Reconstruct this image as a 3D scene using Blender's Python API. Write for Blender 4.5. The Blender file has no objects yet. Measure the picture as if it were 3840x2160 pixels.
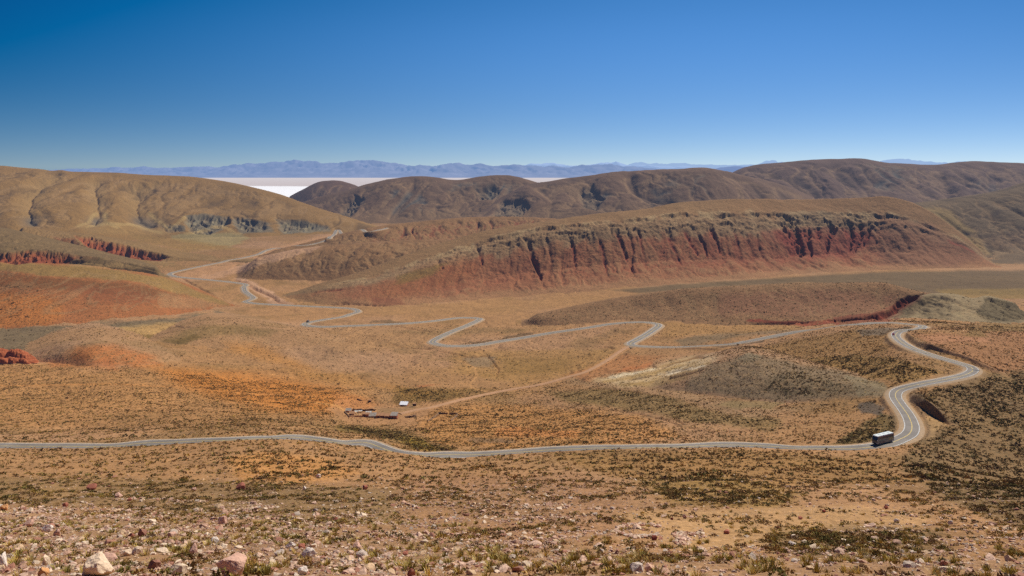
import bpy, bmesh, math, random
import numpy as np
from mathutils import Vector, Matrix

random.seed(7)
RNG = np.random.default_rng(11)
C = bpy.context.scene.collection
F, CX, HY = 2800.0, 1920.0, 625.0          # focal length in photo pixels, principal column, horizon row
f32 = np.float32

# ------------------------------------------------------------------ helpers
def lin(c):
    c = np.asarray(c, dtype=float) / 255.0
    return np.where(c <= 0.04045, c / 12.92, ((c + 0.055) / 1.055) ** 2.4)
ALB = 0.93
def alb(r, g, b): return lin((r, g, b)) * ALB

def tag(o, label=None, cat=None, group=None, kind=None):
    if label: o['label'] = label
    if cat: o['category'] = cat
    if group: o['group'] = group
    if kind: o['kind'] = kind
    return o

def empty(name, loc, rz=0.0):
    o = bpy.data.objects.new(name, None); C.objects.link(o)
    o.location = loc; o.rotation_euler = (0, 0, rz); o.empty_display_size = 0.5
    return o

def link(name, me, mat=None, parent=None, loc=None):
    o = bpy.data.objects.new(name, me); C.objects.link(o)
    if mat is not None and not me.materials: me.materials.append(mat)
    if parent is not None: o.parent = parent
    if loc is not None: o.location = loc
    return o

def np_mesh(name, co, faces, cols=None, smooth=False):
    """faces: (n,3) or (n,4) int array; cols: per-vertex rgba"""
    me = bpy.data.meshes.new(name)
    n = len(co); k = faces.shape[1]; m = len(faces)
    me.vertices.add(n); me.vertices.foreach_set('co', np.ascontiguousarray(co, f32).ravel())
    me.loops.add(m * k); me.loops.foreach_set('vertex_index', np.ascontiguousarray(faces, np.int32).ravel())
    me.polygons.add(m); me.polygons.foreach_set('loop_start', np.arange(0, m * k, k, dtype=np.int32))
    me.update(calc_edges=True)
    me.polygons.foreach_set('use_smooth', np.full(m, smooth, dtype=bool))
    if cols is not None:
        a = me.color_attributes.new('Col', 'FLOAT_COLOR', 'POINT')
        a.data.foreach_set('color', np.ascontiguousarray(cols, f32).ravel())
    me.update()
    return me

# ---- noise
_perm = RNG.permutation(256).astype(np.int32)
_perm = np.concatenate([_perm, _perm, _perm])
_ang = RNG.random(256) * 2 * np.pi
_gx, _gy = np.cos(_ang).astype(f32), np.sin(_ang).astype(f32)
def perlin(x, y, seed=0):
    x = np.asarray(x, f32); y = np.asarray(y, f32)
    xi = np.floor(x).astype(np.int32); yi = np.floor(y).astype(np.int32)
    xf = x - xi; yf = y - yi
    xi = (xi + seed * 37) & 255; yi = (yi + seed * 91) & 255
    u = xf * xf * xf * (xf * (xf * 6 - 15) + 10); v = yf * yf * yf * (yf * (yf * 6 - 15) + 10)
    def g(ix, iy, dx, dy):
        h = _perm[_perm[ix & 255] + (iy & 255)]
        return _gx[h] * dx + _gy[h] * dy
    a = g(xi, yi, xf, yf); b = g(xi + 1, yi, xf - 1, yf)
    c = g(xi, yi + 1, xf, yf - 1); d = g(xi + 1, yi + 1, xf - 1, yf - 1)
    return ((a + u * (b - a)) * (1 - v) + (c + u * (d - c)) * v) * 1.5
def fbm(x, y, o=4, seed=0, gain=0.5):
    s = 0; a = 1.0
    for i in range(o):
        s = s + a * perlin(x * 2 ** i, y * 2 ** i, seed + i); a *= gain
    return s
def ridged(x, y, o=3, seed=0, gain=0.5):
    s = 0; a = 1.0; t = 0
    for i in range(o):
        s = s + a * (1 - np.abs(perlin(x * 2 ** i, y * 2 ** i, seed + i)) * 1.6); t += a; a *= gain
    return s / t
def sstep(a, b, x):
    t = np.clip((x - a) / (b - a), 0, 1); return t * t * (3 - 2 * t)

# ---- monotone cubic interpolation
def pchip1(xk, yk, x):
    xk = np.asarray(xk, float); yk = np.asarray(yk, float)
    h = np.diff(xk); d = np.diff(yk) / h
    m = np.zeros_like(yk)
    m[1:-1] = np.where(d[:-1] * d[1:] > 0, 2 * d[:-1] * d[1:] / np.where(np.abs(d[:-1] + d[1:]) < 1e-12, 1, d[:-1] + d[1:]), 0)
    m[0], m[-1] = d[0], d[-1]
    x = np.clip(x, xk[0], xk[-1])
    i = np.clip(np.searchsorted(xk, x) - 1, 0, len(h) - 1)
    t = (x - xk[i]) / h[i]
    return ((1 + 2 * t) * (1 - t) ** 2 * yk[i] + t * (1 - t) ** 2 * h[i] * m[i]
            + t * t * (3 - 2 * t) * yk[i + 1] + t * t * (t - 1) * h[i] * m[i + 1])
def hermite_cols(Xk, Yk, X, linear=False):
    """Xk,Yk: (K,NC) knots per column; X: (NC,n)"""
    K = len(Xk)
    h = [np.maximum(Xk[i + 1] - Xk[i], 1e-3) for i in range(K - 1)]
    d = [(Yk[i + 1] - Yk[i]) / h[i] for i in range(K - 1)]
    m = [d[0]]
    for i in range(1, K - 1):
        p = d[i - 1] * d[i]; s = d[i - 1] + d[i]
        m.append(np.where(p > 0, 2 * p / np.where(np.abs(s) < 1e-9, 1, s), 0))
    m.append(d[-1] * 0.35)
    out = np.zeros_like(X)
    for i in range(K - 1):
        a = Xk[i][:, None]; hh = h[i][:, None]
        t = (X - a) / hh
        sel = (t >= 0) & (t <= 1)
        if linear:
            v = Yk[i][:, None] + t * (Yk[i + 1] - Yk[i])[:, None]
        else:
            t2 = np.clip(t, 0, 1)
            v = ((1 + 2 * t2) * (1 - t2) ** 2 * Yk[i][:, None] + t2 * (1 - t2) ** 2 * hh * m[i][:, None]
                 + t2 * t2 * (3 - 2 * t2) * Yk[i + 1][:, None] + t2 * t2 * (t2 - 1) * hh * m[i + 1][:, None])
        out = np.where(sel, v, out)
    return out

# ------------------------------------------------------------------ terrain: base profiles
NEAR = [(6, None, -4.3), (15, None, -9.0), (33, 2160), (70, 2000), (150, 1850)]
FAR = [(2500, None, -279), (3500, None, -290), (12500, None, -640)]
PROF = {
 -420: [(350,1676),(470,1590),(700,1420),(850,1335),(1050,1250),(1250,1185),(1500,1128)],
 500:  [(350,1667),(470,1600),(690,1440),(850,1345),(1030,1265),(1250,1190),(1500,1135)],
 1000: [(350,1641),(480,1590),(660,1500),(820,1410),(980,1330),(1150,1255),(1320,1200),(1550,1145)],
 1450: [(350,1684),(470,1640),(640,1555),(800,1440),(950,1350),(1080,1290),(1250,1220),(1400,1180),(1600,1135)],
 1680: [(350,1711),(470,1645),(625,1553),(790,1445),(940,1355),(1085,1285),(1250,1218),(1400,1178),(1600,1132)],
 1900: [(350,1699),(470,1640),(620,1550),(780,1450),(930,1360),(1090,1280),(1250,1215),(1400,1175),(1600,1130)],
 2400: [(345,1677),(450,1620),(600,1500),(760,1390),(920,1300),(1120,1215),(1300,1165),(1600,1095)],
 3000: [(340,1680),(420,1620),(540,1480),(650,1370),(735,1290),(800,1243),(960,1222),(1150,1190),(1500,1105),(1850,1025)],
 3200: [(338,1672),(410,1592),(500,1480),(600,1363),(690,1268),(755,1216),(900,1206),(1100,1182),(1450,1106),(1850,1020)],
 3400: [(335,1660),(400,1565),(460,1460),(530,1360),(620,1260),(680,1230),(730,1210),(860,1200),(1000,1190),(1400,1110),(1850,1015)],
 3840: [(330,1715),(400,1580),(480,1450),(560,1350),(650,1270),(760,1225),(1000,1200),(1400,1100),(1850,1012)],
 4260: [(330,1725),(400,1585),(480,1450),(560,1345),(650,1265),(760,1220),(1000,1200),(1400,1098),(1850,1010)],
}
NC, NR, NS = 1480, 930, 2400
UC = np.linspace(-420, 4260, NC)
YF = np.exp(np.linspace(math.log(6.0), math.log(12500.0), NS))
_uk = sorted(PROF)
_tab = []
for u in _uk:
    pts = NEAR + PROF[u] + FAR
    Yk = [p[0] for p in pts]
    Zk = [(p[2] if len(p) == 3 else -(p[1] - HY) / F * p[0]) for p in pts]
    _tab.append(pchip1(Yk, Zk, YF))
_tab = np.array(_tab)
BASEF = np.zeros((NC, NS))
# smooth interpolation across columns
_i = np.clip(np.searchsorted(_uk, UC) - 1, 0, len(_uk) - 2)
_uka = np.array(_uk, float)
_m = np.gradient(_tab, _uka, axis=0)
_h = (_uka[_i + 1] - _uka[_i])[:, None]; _t = ((UC - _uka[_i])[:, None]) / _h
BASEF = ((1 + 2 * _t) * (1 - _t) ** 2 * _tab[_i] + _t * (1 - _t) ** 2 * _h * _m[_i]
         + _t * _t * (3 - 2 * _t) * _tab[_i + 1] + _t * _t * (_t - 1) * _h * _m[_i + 1])

def base_hitY(col_y):
    """first depth on the base where each column's image row is reached (arrays of NC)"""
    yi = HY - F * BASEF / YF[None, :]
    ok = yi <= np.asarray(col_y)[:, None]
    j = np.argmax(ok, axis=1); j = np.clip(j, 1, NS - 1)
    a = yi[np.arange(NC), j - 1]; b = yi[np.arange(NC), j]
    t = np.clip((a - col_y) / np.where(np.abs(a - b) < 1e-9, 1, a - b), 0, 1)
    return YF[j - 1] + t * (YF[j] - YF[j - 1])

# ------------------------------------------------------------------ hills
# every hill: knots in u, foot ('y' row on base or 'Y' depth), rising lines (row, fraction of W), W = depth from foot to crest
HILLS = []
def hill(name, u, W, lines, footy=None, footY=None, back=0.35, fade=60, gul=(), k=5, linear=False, env=(0.0, 0.25, 0.75, 1.0), ends=(1, 1), smooth=18):
    HILLS.append(dict(name=name, u=u, W=W, lines=lines, footy=footy, footY=footY, back=back, fade=fade, gul=gul, k=k,
                      linear=linear, env=env, ends=ends, smooth=smooth))

hill('back_ridge_far', [1040,1100,1150,1210,1250,1310,1350,1420,1480], [700]*9,
     [([835,800,775,760,758,765,780,800,830], .4), ([760,728,703,681,677,688,702,735,790], 1.)], footY=[4800]*9,
     gul=((260, 20), (110, 5)), fade=50)
hill('back_ridge_west', [1030,1090,1200,1300,1380,1450,1560,1640,1700,1780,1850,1900,1970,2040,2120,2220], [700]*16,
     [([848,835,825,810,800,792,788,790,792,790,785,785,790,800,810,830], .3),
      ([815,775,738,713,686,673,660,666,675,668,660,657,670,692,730,790], 1.)],
     footY=[3900]*16, gul=((430, 46), (170, 10), (60, 3)), fade=50)
hill('back_ridge_middle', [1700,1760,1820,1900,1980,2050,2150,2250,2350,2450,2540,2620,2700,2760,2850,2950,3100], [700]*17,
     [([835,828,815,800,790,785,780,775,770,765,760,760,765,770,775,780,790], .3),
      ([828,808,775,730,690,678,664,652,641,633,630,627,637,650,668,700,760], 1.)],
     footY=[3550]*17, gul=((460, 52), (180, 13), (60, 3.5)), fade=50)
hill('back_ridge_east', [2560,2640,2700,2740,2800,2900,3050,3200,3350,3500,3620,3840,4260], [1000]*13,
     [([800,795,790,785,780,775,770,765,765,765,765,765,765], .3),
      ([775,730,680,648,622,608,597,597,611,613,604,615,622], 1.)],
     footY=[3900]*13, gul=((520, 58), (200, 17), (70, 4)), fade=60, ends=(1, 0))
hill('left_hill', [-420,0,120,230,265,350,450,550,700,850,950,1050,1150,1300,1430,1480],
     [1200,1200,1150,1100,1080,1000,950,900,850,750,650,550,400,230,80,40],
     [([775,782,785,790,792,798,802,806,812,822,832,842,850,858,860,861], .25),
      ([700,706,710,715,717,722,728,734,740,752,766,782,804,832,854,858], .55),
      ([602,620,631,637,643,645,648,655,661,681,702,728,765,812,850,857], 1.)],
     footY=[2500,2500,2550,2600,2620,2700,2800,2900,2950,3000,3000,3050,3100,3200,3300,3350],
     gul=((420, 34), (160, 10), (60, 3)), ends=(0, 1), fade=40, env=(0, .2, .7, 1.0))
hill('right_hill', [3300,3380,3500,3600,3700,3840,4000,4260], [300,400,500,600,700,800,900,950],
     [([830,870,905,935,950,945,930,910], .35), ([770,764,752,738,722,685,650,600], 1.)],
     footY=[2350,2250,2200,2150,2060,2000,1960,1950], gul=((200, 22), (80, 9), (35, 3)), ends=(1, 0), fade=60)
hill('middle_ridge', [960,1100,1200,1300,1400,1500,1600,1750,1900,2050,2250], [80,200,280,330,350,350,350,350,330,250,150],
     [([972,955,942,928,918,908,898,882,868,856,850], .45), ([955,922,897,872,852,838,828,815,812,818,840], 1.)],
     footY=[2200,2200,2200,2200,2250,2300,2350,2450,2500,2550,2600], gul=((75, 13), (32, 4)), fade=80, back=.25)
hill('front_ridge', [880,1000,1150,1300,1450,1600,1750,1850], [60,140,190,220,230,220,180,120],
     [([1000,985,965,952,945,940,935,930], .5), ([990,958,930,915,905,900,900,905], 1.)],
     footY=[1880,1880,1880,1880,1900,1930,1960,1980], gul=((110, 9), (40, 3)), fade=90, back=.2)
hill('red_ridge', [20,150,280,400,520,620,720,850,980], [330,330,340,340,330,300,260,200,100],
     [([950,945,935,948,965,980,990,990,985], .3), ([905,896,893,908,932,953,970,977,975], .45), ([845,860,872,888,908,930,950,964,972], 1.)],
     footY=[2050,2050,2050,2050,2060,2080,2100,2120,2150], gul=((60, 5), (26, 7), (13, 4)), fade=70, back=.3, env=(.12, .26, .42, .62))
hill('green_slope', [-420,0,200,400,520,590,640], [420,400,350,260,170,100,40],
     [([1000,992,985,992,1003,1012,1024], .15), ([965,957,952,970,992,1004,1021], .22), ([808,853,898,947,978,1000,1020], 1.)],
     footY=[1560,1580,1620,1660,1700,1720,1740], gul=((110, 5), (24, 5), (12, 3)), ends=(0, 1), fade=60, back=.25, env=(.04, .14, .22, .34))
hill('orange_hill', [-420,0,150,300,450,600,700,780,860,900], [230,225,220,210,190,160,120,70,25,10],
     [([1118,1112,1106,1104,1104,1110,1118,1128,1143,1150], .45), ([976,984,988,995,1010,1036,1066,1100,1138,1149], 1.)],
     footy=[1232,1228,1222,1212,1200,1185,1172,1160,1151,1150], gul=((90, 2.4), (30, .8)), ends=(0, 1), fade=40, back=.3)
hill('mesa', [1020,1100,1200,1350,1500,1600,1700,1800,1900,2000,2200,2400,2560,2800,3000,3200,3290,3400,3500,3620,3720,3760],
     [40,80,130,200,260,300,330,350,370,390,400,410,420,420,420,400,380,350,300,200,90,40],
     [([1121,1115,1105,1098,1085,1075,1060,1045,1030,1018,1000,985,975,968,958,950,945,940,945,960,988,1000], .36),
      ([1120,1104,1083,1058,1024,995,965,937,908,886,862,848,838,838,838,838,836,842,872,914,984,1000], .64),
      ([1119,1101,1076,1047,1008,974,942,914,884,862,838,822,808,803,803,806,812,822,856,908,983,999], .735),
      ([1117,1096,1064,1020,963,929,897,870,851,836,806,786,758,746,748,742,736,752,800,882,980,998], 1.)],
     footy=[1124,1128,1142,1150,1146,1140,1130,1122,1115,1108,1092,1074,1062,1045,1027,1018,1014,1011,1009,1006,1003,1002],
     gul=((92, 9), (31, 4.5), (12, 1.8)), fade=50, linear=True, env=(0.0, .16, .60, .74), k=4, back=.3)
hill('brush_hill', [1950,2100,2250,2400,2600,2800,3000,3150,3300,3360,3420,3480,3580], [20,60,90,110,120,125,125,120,115,105,95,85,70],
     [([1193,1184,1170,1160,1150,1145,1140,1140,1144,1152,1158,1164,1170], .5), ([1190,1160,1128,1105,1082,1072,1064,1062,1060,1072,1088,1100,1110], 1.)],
     footY=[1235,1200,1180,1150,1095,1055,1030,1005,975,962,950,940,930], gul=((80, 2.0), (26, .8)), fade=70, back=.35)
hill('badland_hill', [3290,3335,3380,3444,3504,3578,3653,3693,3752,3812,3860,3950,4260], [15,40,65,80,90,90,85,95,95,75,55,75,95],
     [([1208,1200,1184,1168,1160,1160,1168,1162,1168,1180,1196,1188,1180], .5), ([1206,1190,1152,1112,1101,1103,1120,1110,1121,1142,1180,1160,1140], 1.)],
     footY=[930,915,900,885,875,868,862,858,855,850,850,850,850], gul=((30, 10), (13, 5)), fade=40, ends=(1, 0), k=2)
hill('olive_mound', [540,620,700,800,900,1050,1200,1320], [15,40,60,70,70,60,40,15],
     [([1282,1272,1262,1258,1262,1268,1275,1283], .5), ([1280,1258,1234,1219,1222,1240,1262,1280]  , 1.)],
     footy=[1284,1290,1296,1302,1304,1302,1296,1286], gul=((50, 1.),), fade=60, back=.15)
hill('orange_mound', [40,120,250,350,450,560,680], [15,30,45,50,45,35,15],
     [([1345,1334,1322,1318,1324,1336,1352], .5), ([1343,1322,1294,1286,1298,1322,1350], 1.)],
     footy=[1348,1355,1372,1380,1376,1368,1355], gul=((40, 1.),), fade=60, back=.15)
hill('grey_mound', [2420,2520,2620,2700,2760,2810,2900,3000,3100,3200,3320,3400], [16,40,62,78,85,85,85,78,68,52,30,15],
     [([1446,1428,1412,1400,1394,1394,1404,1418,1430,1440,1458,1470], .5), ([1444,1412,1378,1350,1332,1327,1343,1372,1398,1418,1448,1468], 1.)],
     footy=[1448,1462,1478,1488,1494,1500,1508,1512,1508,1498,1482,1472], gul=((26, 1.3), (10, .5)), fade=50, back=.22, k=3)
hill('cut_bank', [3405,3425,3440,3470,3500,3530,3570,3640,3800,4260], [2,2.4,2.6,2.8,3,3,4,7,9,10],
     [([1487,1481,1482,1497,1518,1545,1580,1592,1590,1590], 1.)],
     footy=[1490,1502,1518,1540,1562,1580,1594,1600,1600,1600], gul=((5, .5),), fade=20, back=.25, ends=(1, 0), k=.6, smooth=3)
hill('upper_cut_bank', [3388,3405,3434,3504,3579,3623,3660,3720,3790], [2,2.5,3,3,3,3,3,4,5],
     [([1246,1248,1268,1294,1320,1334,1350,1378,1410], 1.)],
     footy=[1250,1268,1292,1315,1337,1350,1368,1392,1418], gul=((5, .4),), fade=20, back=.25, k=.6, smooth=3)

def gsmooth(a, s):
    if s <= 0: return a
    n = int(s * 3); kx = np.exp(-0.5 * (np.arange(-n, n + 1) / s) ** 2); kx /= kx.sum()
    return np.convolve(np.pad(a, n, mode='edge'), kx, mode='valid')
DU = UC[1] - UC[0]
for h in HILLS:
    u = np.array(h['u'], float)
    s = h['smooth'] / DU / 2
    h['Wc'] = gsmooth(pchip1(u, h['W'], UC), s)
    if h['footy'] is not None:
        h['Yf'] = gsmooth(base_hitY(pchip1(u, h['footy'], UC)), s)
    else:
        h['Yf'] = gsmooth(pchip1(u, h['footY'], UC), s)
    jj = np.clip(np.searchsorted(YF, h['Yf']), 1, NS - 1)
    h['Zf'] = BASEF[np.arange(NC), jj]
    Xk, Zk = [h['Yf']], [h['Zf']]
    for rows, fr in h['lines']:
        Y = h['Yf'] + fr * h['Wc']
        r = gsmooth(pchip1(u, rows, UC), s)
        Xk.append(Y); Zk.append(-(r - HY) / F * Y)
    h['Xk'], h['Zk'] = Xk, Zk
    fd = np.ones(NC)
    if h['ends'][0]: fd *= sstep(u[0], u[0] + h['fade'], UC)
    else: fd *= (UC >= u[0] - 1)
    if h['ends'][1]: fd *= 1 - sstep(u[-1] - h['fade'], u[-1], UC)
    h['fd'] = fd
    h['cols'] = (UC >= u[0]) & (UC <= u[-1])

def eval_hill(h, cs, Y, base):
    """height of one hill on columns cs at depths Y (nc,n); None where absent"""
    Xk = [a[cs] for a in h['Xk']]; Zk = [a[cs] for a in h['Zk']]
    z = hermite_cols(Xk, Zk, Y, h['linear'])
    yf, yc = Xk[0][:, None], Xk[-1][:, None]
    zc = Zk[-1][:, None]
    w = np.maximum(yc - yf, 1.0)
    over = np.maximum(Y - yc, 0)
    zb = zc - h['back'] * over * over / (over + 0.25 * w)
    z = np.where(Y > yc, zb, z)
    z = np.where(Y < yf, Zk[0][:, None] - 0.3 * (yf - Y), z)
    return z

def smax(a, b, k):
    return 0.5 * (a + b + np.sqrt((a - b) ** 2 + k * k)) - 0.5 * k * np.exp(-np.abs(a - b) / (k + 1e-6))

# coarse surface to place the grid rows
Z0 = BASEF.copy()
YFF = np.broadcast_to(YF[None, :], (NC, NS))
for h in HILLS:
    cs = np.nonzero(h['cols'])[0]
    zh = eval_hill(h, cs, YFF[cs], None)
    b = Z0[cs]; f = h['fd'][cs][:, None]
    Z0[cs] = np.maximum(b, b + (zh - b) * f)
yim = HY - F * Z0 / YF[None, :]
run = np.minimum.accumulate(yim, axis=1)
dy = np.abs(np.diff(yim, axis=1))
vis = (yim[:, 1:] <= run[:, :-1] + 2.0)
wgt = np.where(yim[:, 1:] < 2260, np.where(vis, dy, dy * 0.06), dy * .02) + 14.0 * (math.log(12500 / 6) / NS) * 2.2
n = 6; kx = np.exp(-0.5 * (np.arange(-n, n + 1) / 2.5) ** 2); kx /= kx.sum()
cum = np.concatenate([np.zeros((NC, 1)), np.cumsum(wgt, axis=1)], axis=1); cum /= cum[:, -1:]
cp = np.pad(cum, ((n, n), (0, 0)), mode='edge')
cum = sum(kx[i] * cp[i:i + NC] for i in range(2 * n + 1))
tt = np.linspace(0, 1, NR)
YV = np.stack([np.interp(tt, cum[c], YF) for c in range(NC)])
del cp, wgt, vis, dy, run, yim, cum
BASE = np.stack([np.interp(YV[c], YF, BASEF[c]) for c in range(NC)])
UV = np.broadcast_to(UC[:, None], (NC, NR))
XV = (UV - CX) / F * YV

# explicit gullies & cuts in photo pixels: (polyline, half width px, depth m, sharpness, rows scale)
def polyline_dist(pts, u, y, ys=2.0):
    best = np.full(u.shape, 1e9); tpar = np.zeros(u.shape)
    L = 0; lens = []
    for (a, b) in zip(pts[:-1], pts[1:]):
        lens.append(math.hypot(b[0] - a[0], (b[1] - a[1]) * ys))
    T = sum(lens)
    for (a, b), l in zip(zip(pts[:-1], pts[1:]), lens):
        dx, dyy = b[0] - a[0], (b[1] - a[1]) * ys
        q = ((u - a[0]) * dx + (y - a[1]) * ys * dyy) / max(l * l, 1e-6)
        q = np.clip(q, 0, 1)
        d = np.hypot(u - a[0] - q * dx, (y - a[1]) * ys - q * dyy)
        m = d < best
        best = np.where(m, d, best); tpar = np.where(m, (L + q * l) / T, tpar)
        L += l
    return best, tpar

ZB = BASE.copy(); ZSM = BASE.copy()
# near relief on the base
hump = fbm(XV / 140, YV / 140, 4, 3)
ZB += hump * np.clip((YV - 120) / 300, 0, 1) * 2.2 * np.clip(1 - (YV - 1500) / 1500, .3, 1)
ZB += fbm(XV / 23, YV / 23, 3, 9) * np.clip(YV / 200, .15, .75)
ZB += (ridged(XV / 60 + fbm(XV / 90, YV / 90, 2, 5), YV / 170, 4, 13) - .6) * np.clip((YV - 380) / 400, 0, 1) * 3.0
ZB += (ridged(XV / 150 + YV / 300, YV / 42 + fbm(XV / 80, YV / 80, 2, 6), 3, 17) - .6) * np.clip((YV - 450) / 400, 0, 1) * np.clip(1.8 - YV / 1500, 0, 1) * 2.2
ZB += fbm(XV / 5, YV / 5, 3, 21) * 0.16
HID = np.full((NC, NR), -1, np.int16)
TT = np.zeros((NC, NR), f32)               # height fraction on the owning hill
BED = np.zeros((NC, NR), f32)              # hard rock beds
GG = np.zeros((NC, NR), f32)               # gully depth signal
Z = ZB.copy()
for hi, h in enumerate(HILLS):
    cs = np.nonzero(h['cols'])[0]
    Y = YV[cs]; b = Z[cs]
    zh = eval_hill(h, cs, Y, b)
    yf = h['Xk'][0][cs][:, None]; w = np.maximum(h['Wc'][cs][:, None], 1)
    t = (Y - yf) / w
    e = h['env']
    en = sstep(e[0], e[1], t) * (1 - sstep(e[2], e[3], t))
    en_b = sstep(-.1, .15, t) * np.exp(-np.maximum(t - 1, 0) * 1.5)
    hs = np.clip((h['Zk'][-1] - h['Zf'])[cs][:, None] / max(1.0, float(np.max(h['Zk'][-1] - h['Zf']))), .1, 1)
    X = XV[cs]
    g = np.zeros_like(Y)
    for gi, (lam, amp) in enumerate(h['gul']):
        wx = X + lam * .55 * fbm(X / (lam * 2.2), Y / (lam * 2.2), 2, 40 + hi * 3 + gi)
        if h['name'] == 'mesa': wx = wx + lam * .9 * fbm(X / (lam * 1.1), Y / (lam * 6), 2, 47 + gi)
        r = ridged(wx / lam, Y / (lam * 4.5) + 17.3 * hi, 2, 60 + hi * 5 + gi)
        r = np.clip(r, 0, 1)
        gd = r ** 2.2
        zh = zh - amp * (gd - .30) * en * hs * (1.0 if gi else (0.65 + .35 * sstep(.1, .6, t)))
        g = np.maximum(g, gd * en * (1.0 if gi < 2 else .6))
    if h['name'] in ('back_ridge_west', 'back_ridge_middle', 'back_ridge_east', 'left_hill', 'right_hill', 'middle_ridge', 'front_ridge', 'mesa', 'red_ridge', 'green_slope'):
        l0, a0 = h['gul'][0]; l1 = l0 * (.55 if h['name'] != 'mesa' else .8)
        w1 = fbm(X / l1, Y / l1, 3, 90 + hi); w2 = fbm(X / l1 + 31, Y / l1 + 17, 3, 93 + hi)
        dn = ridged(X / l1 + .55 * w1, Y / (l1 * 2.2) + .4 * w2, 5, 95 + hi, .58)
        dn = np.clip(dn, 0, 1) ** 1.6
        a0 = {'green_slope': 22, 'red_ridge': 18, 'front_ridge': 22, 'middle_ridge': 24, 'left_hill': 40}.get(h['name'], a0)
        zh = zh - a0 * .42 * (dn - .35) * sstep(-.02, .2, t) * (1 - sstep(.80, 1.05, t)) * hs
        g = np.maximum(g, np.clip(dn * 1.15 - .15, 0, 1) * sstep(-.02, .2, t) * (1 - sstep(.8, 1.05, t)))
    sc = float(np.median(h['Wc']))
    zh = zh + fbm(X / (sc * .5), Y / (sc * .5), 4, 80 + hi) * sc * .012 * en_b * hs
    if h['name'] == 'mesa':
        # hard beds: cliff steps that wander, break and lean, with rubble ledges between them
        tb = fbm(X / 70, Y / 140, 3, 151) * .030 + fbm(X / 17, Y / 30, 3, 155) * .022
        for t1, A, wdt, sd_ in ((.735, 12, .05, 171), (.655, 9, .045, 175), (.605, 5, .03, 179)):
            mod = np.clip(.72 + 1.1 * fbm(X / 60, Y / 300, 3, sd_), .15, 1.3) * (.6 + .4 * sstep(1500, 2000, UV[cs]))
            q = t + tb + fbm(X / 8, Y / 14, 2, sd_ + 2) * .010 - t1
            zh = zh + A * .5 * np.tanh(q / .006) * np.exp(-np.abs(q) / wdt) * mod * hs
            BED[cs] = np.maximum(BED[cs], (np.exp(-(q / .016) ** 2) * np.clip(mod, 0, 1)).astype(f32))
        blk = sstep(.56, .62, t) * (1 - sstep(.74, .80, t))
        zh = zh + (np.abs(perlin(X / 8, Y / 11, 161)) - .3) * 4.5 * blk * hs
        zh = zh + (ridged(X / 11 + fbm(X / 15, Y / 15, 2, 165), Y / 40, 3, 167) - .6) * -3.2 * sstep(.1, .3, t) * (1 - sstep(.55, .62, t)) * hs
    f = h['fd'][cs][:, None]
    if h['name'] not in ('cut_bank', 'upper_cut_bank'):
        zq = eval_hill(h, cs, Y, b); ZSM[cs] = ZSM[cs] + np.maximum(zq - ZSM[cs], 0) * f
    zn = smax(b, zh, h['k']) if h['k'] > 1 else np.maximum(b, zh)
    own = (zh > b) & (f > .02)
    zn = b + (zn - b) * f
    HID[cs] = np.where(own, hi, HID[cs])
    TT[cs] = np.where(own, t, TT[cs]); GG[cs] = np.where(own, g, GG[cs])
    Z[cs] = zn
HN = {h['name']: i for i, h in enumerate(HILLS)}
PY = HY - F * Z / YV                       # photo row of each terrain vertex (pre-cut)

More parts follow.
